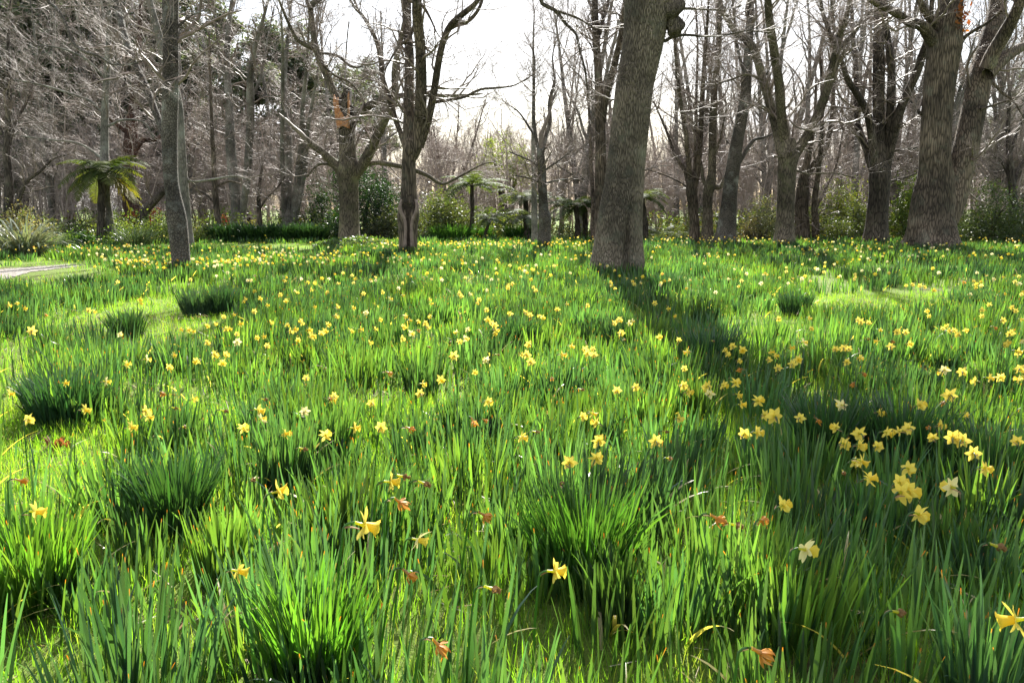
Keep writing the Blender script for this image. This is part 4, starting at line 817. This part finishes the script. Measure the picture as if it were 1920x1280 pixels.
rng = np.random.default_rng(24); x, y = wedge(rng, 2600, 1.6, 13); k = rng.random(2600) < emptiness(x, y) * .8; x, y = x[k], y[k]; m = 9; n = len(x) * m; b = Bag()
B = np.repeat(np.stack([x, y, np.full(len(x), .005)], -1), m, 0) + rng.normal(size=(n, 3)) * np.array([.012, .012, 0])
blades(b, rng, B, rng.uniform(.025, .075, n), rng.uniform(.010, .022, n), rng.uniform(0, 6.28, n), rng.uniform(.7, 1.4, n), rng.uniform(-.2, .4, n), 3, np.array([(.06, .13, .03), (.09, .15, .04), (.05, .10, .035)])[rng.integers(0, 3, n)] * (1 + rng.uniform(-.3, .3, (n, 1))))
tag(obj('lawn_weeds', b.mesh('lawn_weeds'), M['grass']), 'small flat weeds among the short grass of the lawn gaps', 'weeds', kind='stuff')

# ------------------------------------------------------------------ the clumps one can tell apart
CL = [(330, 1000, .42, .19, 190, 'dark upright clump of daffodil leaves standing alone left of the bottom centre', (.030, .075, .026)),
      (125, 792, .40, .34, 330, 'big dark blue green clump of daffodil leaves at the left, beside the bare patch', (.028, .070, .034)),
      (372, 592, .42, .30, 190, 'dark clump of daffodil leaves arching left beside the sunlit lawn', (.040, .075, .045)),
      (415, 590, .44, .24, 170, 'taller dark clump right behind the arching one beside the sunlit lawn', (.025, .058, .030)),
      (240, 636, .38, .24, 160, 'narrow dark clump of leaves in front of the sunlit lawn', (.034, .075, .030)),
      (1550, 868, .44, .24, 240, 'tall dark clump at right, left one of the pair with a bright gap between', (.026, .066, .028)),
      (1690, 880, .46, .25, 260, 'tall dark clump at right, right one of the pair with a bright gap between', (.026, .066, .028)),
      (1095, 1095, .44, .24, 260, 'big spreading clump of leaves at the bottom centre right', (.036, .090, .026)),
      (60, 1130, .40, .26, 220, 'spreading broad leaved clump at the lower left edge', (.050, .11, .026)),
      (590, 1290, .42, .16, 170, 'upright clump of leaves at the bottom edge left of centre', (.050, .12, .028)),
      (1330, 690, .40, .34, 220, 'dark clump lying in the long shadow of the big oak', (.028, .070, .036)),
      (1860, 930, .42, .24, 220, 'dark clump at the right edge above the lower right grass gap', (.030, .075, .030)),
      (1490, 590, .36, .30, 160, 'dark clump left of the bright short grass at the right', (.03, .07, .03)),
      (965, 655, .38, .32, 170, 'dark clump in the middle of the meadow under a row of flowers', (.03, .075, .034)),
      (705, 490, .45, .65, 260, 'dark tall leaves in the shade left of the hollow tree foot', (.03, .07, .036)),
      (150, 545, .34, .5, 180, 'low clump of leaves beside the gravel path', (.045, .10, .03)),
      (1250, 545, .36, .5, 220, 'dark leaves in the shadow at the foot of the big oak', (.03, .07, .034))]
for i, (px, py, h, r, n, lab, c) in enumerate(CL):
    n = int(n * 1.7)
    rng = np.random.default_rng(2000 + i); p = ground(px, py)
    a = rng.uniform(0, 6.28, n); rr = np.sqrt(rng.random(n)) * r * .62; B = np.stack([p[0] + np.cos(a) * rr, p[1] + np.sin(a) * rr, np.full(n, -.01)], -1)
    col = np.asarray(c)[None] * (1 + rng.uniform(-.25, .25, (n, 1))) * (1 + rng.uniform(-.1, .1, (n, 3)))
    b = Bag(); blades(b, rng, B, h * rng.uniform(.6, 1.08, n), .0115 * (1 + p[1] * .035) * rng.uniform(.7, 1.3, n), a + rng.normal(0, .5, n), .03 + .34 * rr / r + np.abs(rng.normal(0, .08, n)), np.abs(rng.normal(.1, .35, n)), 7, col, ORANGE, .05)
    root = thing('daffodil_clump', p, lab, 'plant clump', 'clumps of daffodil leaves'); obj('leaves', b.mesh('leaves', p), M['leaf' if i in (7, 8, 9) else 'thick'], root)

# ------------------------------------------------------------------ daffodils
def flower_meshes(seed, kind):
    rng = np.random.default_rng(3000 + seed)
    H = .35; nod = rng.uniform(-.35, .15) if kind != 'w' else rng.uniform(-.9, -.2)
    leanx = rng.uniform(.0, .07)
    s = np.linspace(0, 1, 14); th = np.concatenate([np.linspace(leanx, leanx + .1, 11), np.array([.55, 1.1, 1.4]) - nod * .5])
    ds = np.concatenate([np.full(11, (H - .012) / 10.5), [.012, .010, .010]])
    P = np.zeros((15, 3))
    for i in range(14): P[i + 1] = P[i] + ds[i] * np.array([sin(th[i]), 0, cos(th[i])])
    P[0, 2] = -.09
    R = np.concatenate([np.linspace(.0043, .0034, 12), [.0032, .0032, .0046]])
    A = np.array([cos(nod), 0, sin(nod)]); side = np.array([0, 1., 0]); upv = np.cross(A, side)
    sb = Bag(); tubes(sb, P[None], R[None], 6); v = sb.v[0]; sb.c = [np.broadcast_to(np.array((.05, .11, .03)), (len(v), 3))]
    hd = P[-1]
    T0 = hd; tube = np.array([hd, hd + A * .012, hd + A * .024]); tb = Bag(); tubes(tb, tube[None], np.array([[.0042, .0038, .006]]), 7)
    sb.add(tb.v[0], q=tb.q[0], c=np.array((.30, .30, .04)) if kind != 'w' else np.array((.22, .14, .05)))
    C = hd + A * .024
    col = {'f': (.88, .75, .12), 'p': (.88, .82, .36), 'w': (.58, .27, .045), 'd': (.25, .145, .05)}[kind]; tcol = {'f': (.86, .66, .06), 'p': (.86, .70, .08), 'w': (.62, .32, .03), 'd': (.28, .16, .05)}[kind]
    pb = Bag(); shr = 1.0 if kind in 'fp' else (.75 if kind == 'w' else .6)
    for k in range(6):
        a = k * pi / 3 + rng.normal(0, .08); r = cos(a) * side + sin(a) * upv; t = -sin(a) * side + cos(a) * upv
        Lp = .041 * rng.uniform(.9, 1.1) * shr; W_ = .0125 * rng.uniform(.85, 1.15) * (1 if kind in 'fp' else .5); fw = rng.normal(.15, .26) if kind in 'fp' else rng.uniform(.6, 1.6) if kind == 'w' else rng.uniform(1.1, 1.75); tw = rng.normal(0, .5) if kind in 'fp' else rng.normal(0, .9)
        l = np.linspace(0, 1, 6); prof = np.array([.45, .85, 1.0, .88, .55, .05]); vv = []
        cv = rng.normal(-.1, .28)
        for j in range(6):
            cc = C + r * (.004 + Lp * l[j] * cos(fw * l[j])) + A * (Lp * (sin(fw) * l[j] + cv * l[j] ** 2) + .001 * (k % 2))
            wd = t * cos(tw * l[j]) + A * sin(tw * l[j]); nn = np.cross(wd, r)
            for u in (-1, 0, 1): vv.append(cc + wd * u * W_ * prof[j] + nn * (abs(u) * .25 * W_ * prof[j]))
        q = [[j * 3 + u, j * 3 + u + 1, j * 3 + u + 4, j * 3 + u + 3] for j in range(5) for u in range(2)]
        pb.add(vv, q=q, c=np.asarray(col) * rng.uniform(.88, 1.08))
    fb = Bag(); ns = 18; ph = np.arange(ns) * 2 * pi / ns; zs = np.array([0, .006, .014, .024, .031, .034]) * (1 if kind in 'fp' else .8); rs = np.array([.008, .0095, .0105, .013, .0175, .0205]) * (1 if kind in 'fp' else (.55 if kind == 'w' else .38))
    vv = []
    for j in range(6):
        fr = 1 + (.02 + .10 * (j / 5) ** 3) * np.cos(6 * ph + seed) + rng.normal(0, .03 + (.12 if kind in 'wd' else 0), ns) * (j / 5)
        vv.append(C + A * (zs[j] + rng.normal(0, .0015, ns) * (j / 5))[:, None] + (rs[j] * fr)[:, None] * (np.cos(ph)[:, None] * side + np.sin(ph)[:, None] * upv))
    k = np.arange(5)[:, None] * ns; c = np.arange(ns)[None]; c2 = (c + 1) % ns
    fb.add(np.concatenate(vv), q=np.stack([k + c, k + c2, k + ns + c2, k + ns + c], -1).reshape(-1, 4), c=np.asarray(tcol))
    # papery sheath at the bend of the stem
    xb = Bag(); n0 = P[11]; d = norm(A * .7 + np.array([0, 0, .25]) + side * rng.normal(0, .3)); L0 = rng.uniform(.03, .045)
    ln = np.linspace(0, 1, 5); wv = .005 * np.array([.6, 1, .9, .6, .1]); vv = []
    for j in range(5):
        cc = n0 + d * L0 * ln[j] + np.array([0, 0, .004 * sin(pi * ln[j])]); vv += [cc - side * wv[j], cc + np.array([0, 0, .003]), cc + side * wv[j]]
    xb.add(vv, q=[[j * 3 + u, j * 3 + u + 1, j * 3 + u + 4, j * 3 + u + 3] for j in range(4) for u in range(2)], c=np.array((.34, .22, .12)))
    return dict(stem=sb.mesh('stem'), petals=pb.mesh('petals'), trumpet=fb.mesh('trumpet'), sheath=xb.mesh('sheath'), head=C + A * .01, nod=nod)
MATF = {'stem': 'leaf', 'petals': 'petal', 'trumpet': 'petal', 'sheath': 'dead'}
VAR = {'f': [flower_meshes(i, 'f') for i in range(7)], 'p': [flower_meshes(20 + i, 'p') for i in range(3)], 'w': [flower_meshes(30 + i, 'w') for i in range(4)], 'd': [flower_meshes(40 + i, 'd') for i in range(3)]}
KIND = {'f': 'yellow', 'p': 'pale yellow', 'w': 'fading orange yellow', 'd': 'shrivelled brown'}
def region(px, py):
    if px < 330: return 'near the sunlit lawn gaps at the left'
    if px < 640: return 'in the drift left of the middle, below the broken pollard'
    if px < 1000: return 'in mid meadow, below the hollow tree'
    if px < 1285: return 'in the sunlit meadow in front of the big oak'
    if px < 1545: return 'along the long shadow of the big oak'
    return 'in the drift below the giant double trunk' if py < 700 else 'in the thick leaves at the right edge'
FPROTO = {}; FC = [0]
def daffodil(px, py, k='f', label=None, yaw=None, h=None, v=None, size=.80):
    r_ = random; n = FC[0]; FC[0] += 1
    z = h or r_.uniform(.33, .40); hp = ground(px, py, z)
    vi = v if v is not None else r_.randrange(len(VAR[k])); fm = VAR[k][vi]
    yaw = radians(yaw) if yaw is not None else radians(r_.gauss(36, 58)); s = z / fm['head'][2] * size * r_.uniform(.86, 1.1)
    hx = fm['head'][0] * s; loc = (hp[0] - cos(yaw) * hx, hp[1] - sin(yaw) * hx, z - fm['head'][2] * s)
    lab = label or f"{KIND[k]} daffodil {region(px, py)}"
    grp = 'daffodils in flower' if label else f"daffodils {region(px, py)}"
    key = (k, vi)
    if key not in FPROTO:
        root = thing('daffodil', loc, lab, 'daffodil', grp)
        for nm in ('stem', 'petals', 'trumpet', 'sheath'): obj(nm, fm[nm], M[MATF[nm]], root)
        FPROTO[key] = root
    else:
        root = copy_tree(FPROTO[key], loc, 0, (1, 1, 1), lab, grp)
    root.rotation_euler = (r_.gauss(0, .05), r_.gauss(0, .05), yaw); root.scale = (s, s, s)
NAMED = [
 (681, 990, 'f', 'large bright daffodil facing right, nearest one left of the bottom centre', 20, .40), (780, 1019, 'p', 'nodding pale daffodil just right of the large bright one', 0, .38),
 (757, 1084, 'w', 'drooping faded daffodil with an orange trumpet below the nodding pale one', -10, .37), (737, 901, 'f', 'full yellow daffodil with a brown withered head leaning over it', 10, .40),
 (762, 886, 'd', 'brown withered head leaning over the full yellow daffodil', 0, .42), (785, 896, 'd', 'brown shrivelled bloom on a hooked stem right of the full yellow daffodil', 0, .40), (759, 944, 'w', 'crumpled orange and white bloom below the full yellow daffodil', 20, .38),
 (532, 921, 'f', 'single yellow daffodil with folded petals left of the full one', 15, .38), (456, 1072, 'f', 'yellow daffodil alone among the short grass at the lower left', 10, .34),
 (807, 1215, 'w', 'withered orange bloom at the bottom edge near the middle', 0, .36), (935, 1111, 'd', 'dark brown withered head at the bottom centre', 0, .38), (902, 964, 'w', 'small orange tinged bud like bloom at the bottom centre', 0, .36),
 (1051, 1068, 'f', 'small yellow daffodil seen sideways in front of the big spreading clump', 5, .34), (1074, 866, 'f', 'star shaped daffodil seen from behind, left one of a near pair', 85, .38), (1119, 858, 'f', 'star shaped daffodil seen from behind, right one of a near pair', 60, .40),
 (1118, 824, 'f', 'shaded yellow bloom just above the near pair of star shaped daffodils', 80, .38), (1221, 826, 'f', 'single star shaped daffodil right of the near pair', 95, .38), (1344, 962, 'w', 'orange yellow drooping daffodil left of the small pair in front', -10, .39),
 (1433, 974, 'w', 'small ragged orange yellow daffodil beside the drooping one', 40, .36), (1479, 948, 'f', 'yellow daffodil facing right above a bright tuft of leaves', 10, .37), (1517, 1035, 'p', 'pale daffodil with a long trumpet pointing down right, front right', 5, .38),
 (1711, 910, 'f', 'upper bloom of the tight group of daffodils at the front right', 20, .40), (1693, 922, 'f', 'left bloom of the tight group of daffodils at the front right', 30, .38), (1729, 929, 'f', 'right pointed bloom of the tight group of daffodils at the front right', 0, .38),
 (1713, 960, 'f', 'lone daffodil just under the tight group at the front right', 15, .36), (1896, 1158, 'f', 'large daffodil at the right edge near the bottom', 150, .40), (1443, 1233, 'w', 'torn orange bloom on a thick hooked stem at the bottom edge', 0, .37),
 (1884, 1032, 'd', 'thin withered head on a hooked stem at the right edge', 0, .40), (1675, 1145, 'd', 'withered brown bloom in the leaves at the lower right', 20, .32), (1395, 990, 'd', 'small brown withered head left of the ragged orange yellow daffodil', 0, .35),
 (86, 959, 'f', 'small yellow daffodil above the spreading clump at the lower left edge', 20, .36), (56, 903, 'w', 'small orange bud at the left edge beside the bare patch', 20, .32), (67, 620, 'f', 'bright star daffodil high above the big dark clump at the left', 120, .46),
 (281, 674, 'p', 'pale daffodil with white petals right of the big dark clump', 40, .38), (450, 641, 'p', 'white petalled star daffodil in the left drift', 80, .38), (157, 770, 'f', 'yellow daffodil facing right below the big dark clump', 5, .36),
 (27, 740, 'f', 'yellow daffodil at the left edge beside the bare patch', 30, .36), (132, 718, 'f', 'left one of two small daffodils in front of the big dark clump', 10, .34), (202, 717, 'p', 'right one of two small daffodils in front of the big dark clump', 20, .36),
 (277, 770, 'f', 'daffodil with two blooms one above the other, upper bloom', 60, .38), (279, 781, 'f', 'lower bloom of the pair set one above the other', 30, .37), (480, 768, 'f', 'upper bloom of three grouped daffodils left of centre', 15, .39), (499, 786, 'p', 'right bloom of three grouped daffodils left of centre', 10, .38),
 (465, 801, 'f', 'lower left bloom of three grouped daffodils left of centre', 70, .37), (536, 812, 'f', 'drooping daffodil right of the three grouped ones', 0, .37), (618, 815, 'f', 'star daffodil alone between the drooping one and the matched pair', 60, .38),
 (666, 800, 'f', 'left one of the matched pair of star daffodils', 20, .38), (706, 800, 'f', 'right one of the matched pair of star daffodils', 70, .39), (776, 807, 'w', 'nodding gold daffodil right of the matched pair', 0, .38), (564, 841, 'd', 'withered orange rag of a bloom below the drooping daffodil', 0, .36),
 (988, 822, 'f', 'yellow daffodil nodding right, centre of the meadow', 5, .37), (1011, 812, 'd', 'brown bud leaning beside the nodding central daffodil', 0, .38), (1160, 731, 'f', 'ragged double daffodil in front of the oak shadow', 80, .38), (1198, 727, 'f', 'small daffodil right of the ragged double one', 60, .37),
 (1569, 759, 'p', 'pale star daffodil in front of the left tall dark clump', 100, .40), (1608, 812, 'f', 'open star daffodil with long narrow petals at the right', 90, .40), (1572, 800, 'f', 'daffodil touching the open star one at its left', 120, .39), (1497, 783, 'f', 'orange centred star daffodil left of the open star one', 60, .37),
 (1451, 779, 'f', 'large daffodil facing away, right bloom of a pair in the oak shadow', 85, .39), (1431, 777, 'f', 'left bloom of a pair in the oak shadow', 40, .38), (1423, 750, 'f', 'full daffodil above the pair in the oak shadow', 30, .40),
 (1778, 741, 'f', 'broad shaded daffodil seen from behind at the right', 85, .44), (1734, 760, 'f', 'tall shaded daffodil left of the broad one', 30, .42), (1643, 836, 'f', 'right bloom of a low pair below the open star daffodil', 40, .37), (1625, 838, 'f', 'left bloom of a low pair below the open star daffodil', 10, .37),
 (1584, 832, 'f', 'crooked daffodil left of the low pair', 30, .37), (1790, 820, 'f', 'left bloom of two big touching daffodils at the right', 70, .40), (1815, 827, 'f', 'right bloom of two big touching daffodils at the right', 50, .39), (1778, 911, 'p', 'thin pale green star bloom right of the tight group', 100, .40),
 (1855, 879, 'f', 'nodding daffodil at the right below the two touching ones', 10, .38), (1907, 826, 'f', 'daffodil cut by the right edge below the two touching ones', 60, .38), (1652, 902, 'f', 'gold daffodil left of the tight group', 0, .38), (1706, 879, 'f', 'small daffodil above the tight group', 20, .38)]
for px, py, k, lab, yaw, h in NAMED: daffodil(px, py, k, lab, yaw + random.gauss(0, 5), h, size=1.25 if lab.startswith('large') else (1.0 if py > 880 else .82))
LIST = {'f': """325,664 372,674 382,641 406,665 431,666 414,680 319,688 251,684 363,747 256,802 577,708 622,743 624,750 335,617 350,618 362,622 392,612 402,607 426,617 435,616 446,626 452,607 483,634 491,630 501,648 506,604 534,607 546,621 551,617 562,602 567,606
559,637 578,617 586,632 605,625 613,622 601,630 615,608 593,576 629,592 630,574 535,565 489,560 456,565 460,560 437,589 421,594 476,584 499,571 526,553 582,543 613,547 559,549 181,585 165,582 45,578 34,569 16,572 264,561 266,569 62,786
803,721 787,738 828,716 695,756 854,667 891,697 914,753 993,646 974,665 987,665 992,678 1070,649 1058,665 1098,655 1112,653 1118,664 1104,661 1088,780 1110,774 1114,792 1278,690 1235,632 1274,637 1166,625 1156,602 1163,600 1152,606 1267,592 1252,578 1224,568
1142,562 1107,573 1067,571 1046,580 1013,592 1020,596 989,587 984,584 994,591 954,588 911,581 893,568 897,561 858,545 862,551 865,555 810,569 808,562 917,600 925,609 921,606 930,618 929,626 803,613 800,606 759,615 755,635 713,600 681,618 660,620 710,618
757,591 772,600 779,601 800,594 866,640 698,643 666,578 760,554 686,551 718,548 955,535 950,540 960,532 1003,539 1008,545 1149,535 1154,541 1145,530 1004,506 1008,512
1394,760 1387,741 1361,723 1376,715 1321,725 1327,729 1290,724 1297,735 1283,786 1427,812 1400,813 1660,776 1667,812 1686,808 1710,803 1704,800 1746,819 1837,851 1808,776 1765,698 1812,698 1825,714 1852,707 1878,707 1909,710 1917,706 1912,692 1906,664 1914,660 1899,643 1888,647
1892,625 1898,624 1820,620 1772,611 1777,618 1770,616 1788,619 1796,627 1704,623 1680,621 1686,622 1650,618 1646,639 1671,650 1710,647 1564,654 1576,652 1594,654 1588,678 1610,670 1520,616 1490,653 1507,672 1460,690 1486,683 1448,659 1459,668 1445,675 1392,657 1371,648 1356,655 1370,665 1380,674 1290,659 1613,603 1605,599 1626,605
1741,592 1740,584 1514,595 1460,598 1844,592 1842,581 1899,576 1903,583 1875,599 1916,599 1856,571 1710,533 1700,536 1723,536 1735,538 1607,868 1613,866 1773,800""",
 'p': "577,770 771,626 850,624 877,635 914,674 1335,738 1508,640 1779,694 1180,606 688,586 882,551 873,616 1186,602 735,560 223,626 1910,640",
 'w': "304,738 735,700 907,788 899,791 788,618 1617,701 1770,755 1734,800 1864,614 1671,640 1394,692 618,748 88,591 1530,788 1032,709 1600,720",
 'd': "332,741 325,763 497,746 919,674 934,666 1248,808 1090,730 1171,636 799,650 1629,636 1340,640 850,640 408,765 345,800 610,690 1260,860 1050,905 1570,880 470,900"}
for k, txt in LIST.items():
    for tk in txt.split():
        a, c = tk.split(',')
        daffodil(float(a), float(c), k)
# the rest of the flowers, too many and too small to take one by one
def far_flowers(n):
    rng = np.random.default_rng(71); X, Yy = [], []
    def add(cx, cy, sx, sy, m):                          # a drift on the ground, centred where the photograph shows it
        c = ground(cx, cy, .3); x = c[0] + rng.normal(0, sx, m); y = c[1] + rng.normal(0, sy, m); X.append(x); Yy.append(y)
    for d in [(q[0], q[1], q[2], q[3], int(q[4] * .62)) for q in [(250, 488, 1.4, .7, 70), (330, 492, 1.6, .9, 110), (430, 490, 1.6, 1.0, 110), (520, 482, 2.2, 1.4, 120), (600, 478, 1.6, 1.2, 60), (640, 520, 1.4, .8, 30), (60, 475, 2.2, .8, 70), (160, 468, 2.0, 1.2, 60), (300, 462, 3, 1.5, 60),
              (930, 456, 2.6, .9, 190), (860, 459, 2.0, .9, 60), (1040, 462, 1.5, 1.0, 40), (1075, 482, .7, .5, 22), (985, 500, .8, .5, 18), (870, 492, .9, .6, 20), (1300, 449, 4, 1.1, 110), (1420, 455, 3, 1.2, 60), (1570, 472, 1.8, .9, 40), (1690, 520, 1.6, .8, 40),
              (1850, 462, 2.4, 1, 80), (1880, 480, 1.6, 1.0, 40), (1800, 540, 1.5, .8, 40), (1600, 525, 1.4, .8, 22), (770, 520, 1.6, .9, 30), (700, 530, 1.3, .8, 24), (1130, 520, 1.3, .8, 18), (1330, 530, 1.3, .7, 14), (1450, 510, 2, 1, 22), (1900, 550, 1.0, .7, 24)]]: add(*d)
    x, y = wedge(rng, 480, 10.5, 38); k = np.repeat(np.arange(0, 480, 4), 4)[:480]; x = x[k] + rng.normal(0, .3, 480); y = y[k] + rng.normal(0, .3, 480); X.append(x); Yy.append(y)
    x = np.concatenate(X); y = np.concatenate(Yy); px, py = to_px(x, y, .33)
    ok = clear_of_trees(x, y) & (py < 552) & (y < 40) & (emptiness(x, y) < .75); x, y = x[ok], y[ok]; n = len(x)
    z = rng.uniform(.26, .38, n); yaw = np.radians(rng.normal(50, 55, n)); nod = rng.normal(-.1, .25, n)
    A = np.stack([np.cos(yaw) * np.cos(nod), np.sin(yaw) * np.cos(nod), np.sin(nod)], -1); S = norm(np.stack([-np.sin(yaw), np.cos(yaw), 0 * yaw], -1)); U = np.cross(A, S); C = np.stack([x, y, z], -1)
    pal = np.array([(.86, .72, .07), (.87, .77, .18), (.88, .84, .45), (.75, .46, .08)])[rng.choice(4, n, p=[.3, .32, .34, .04])]
    sz = rng.uniform(.032, .044, n)[:, None]; b = Bag()
    for k in range(6):
        a = k * pi / 3; r = np.cos(a) * S + np.sin(a) * U; t = -np.sin(a) * S + np.cos(a) * U; f = rng.normal(.1, .2, (n, 1))
        e = C + (r + A * f) * sz; m = C + (r + A * f) * sz * .5
        v = np.stack([C, m + t * sz * .3, e, m - t * sz * .3], 1).reshape(-1, 3); b.add(v, q=np.arange(n * 4).reshape(-1, 4), c=np.repeat(pal, 4, 0))
    for k in range(6):
        a0, a1 = k * pi / 3, (k + 1) * pi / 3; r0 = np.cos(a0) * S + np.sin(a0) * U; r1 = np.cos(a1) * S + np.sin(a1) * U
        v = np.stack([C + r0 * sz * .24, C + r1 * sz * .24, C + A * sz * .8 + r1 * sz * .46, C + A * sz * .8 + r0 * sz * .46], 1).reshape(-1, 3); b.add(v, q=np.arange(n * 4).reshape(-1, 4), c=np.repeat(pal * np.array((1, .85, .5)), 4, 0))
    for k in (S, norm(A * np.array([1, 1, 0]))):
        bt = C - A * .02; v = np.stack([bt - k * .003, bt + k * .003, np.stack([x, y, 0 * x], -1) + k * .004, np.stack([x, y, 0 * x], -1) - k * .004], 1).reshape(-1, 3); b.add(v, q=np.arange(n * 4).reshape(-1, 4), c=np.broadcast_to(np.array((.06, .12, .03)), (n * 4, 3)))
    tag(obj('distant_daffodils', b.mesh('distant_daffodils'), M['petal']), 'hundreds of tiny far daffodils dotting the back of the meadow', 'daffodils', kind='stuff')
far_flowers(0)
# a dead oak leaf on the bare patch
p = ground(102, 838, .03); rng = np.random.default_rng(5); b = Bag()
out_ = []; 
for k in range(2):
    n = 22; th = np.linspace(0, 2 * pi, n, endpoint=False); r = .036 * (1 + .28 * np.cos(5 * th + k)) ; rot = k * 1.9
    v = np.stack([np.cos(th + rot) * r * 1.35 + k * .05, np.sin(th + rot) * r * .8, .03 * np.cos(2 * th) + .02 * rng.normal(size=n) + .03], -1); v = np.vstack([v, [[k * .05, 0, .01]]])
    b.add(v, t=[[i, (i + 1) % n, n] for i in range(n)], c=np.array((.20, .075, .04)))
root = thing('fallen_leaf', p, 'curled red brown dead leaf lying on the bare patch at the left', 'dead leaf'); obj('blade', b.mesh('blade'), M['dead'], root)
print('flowers', FC[0], 'objects', len(bpy.data.objects))
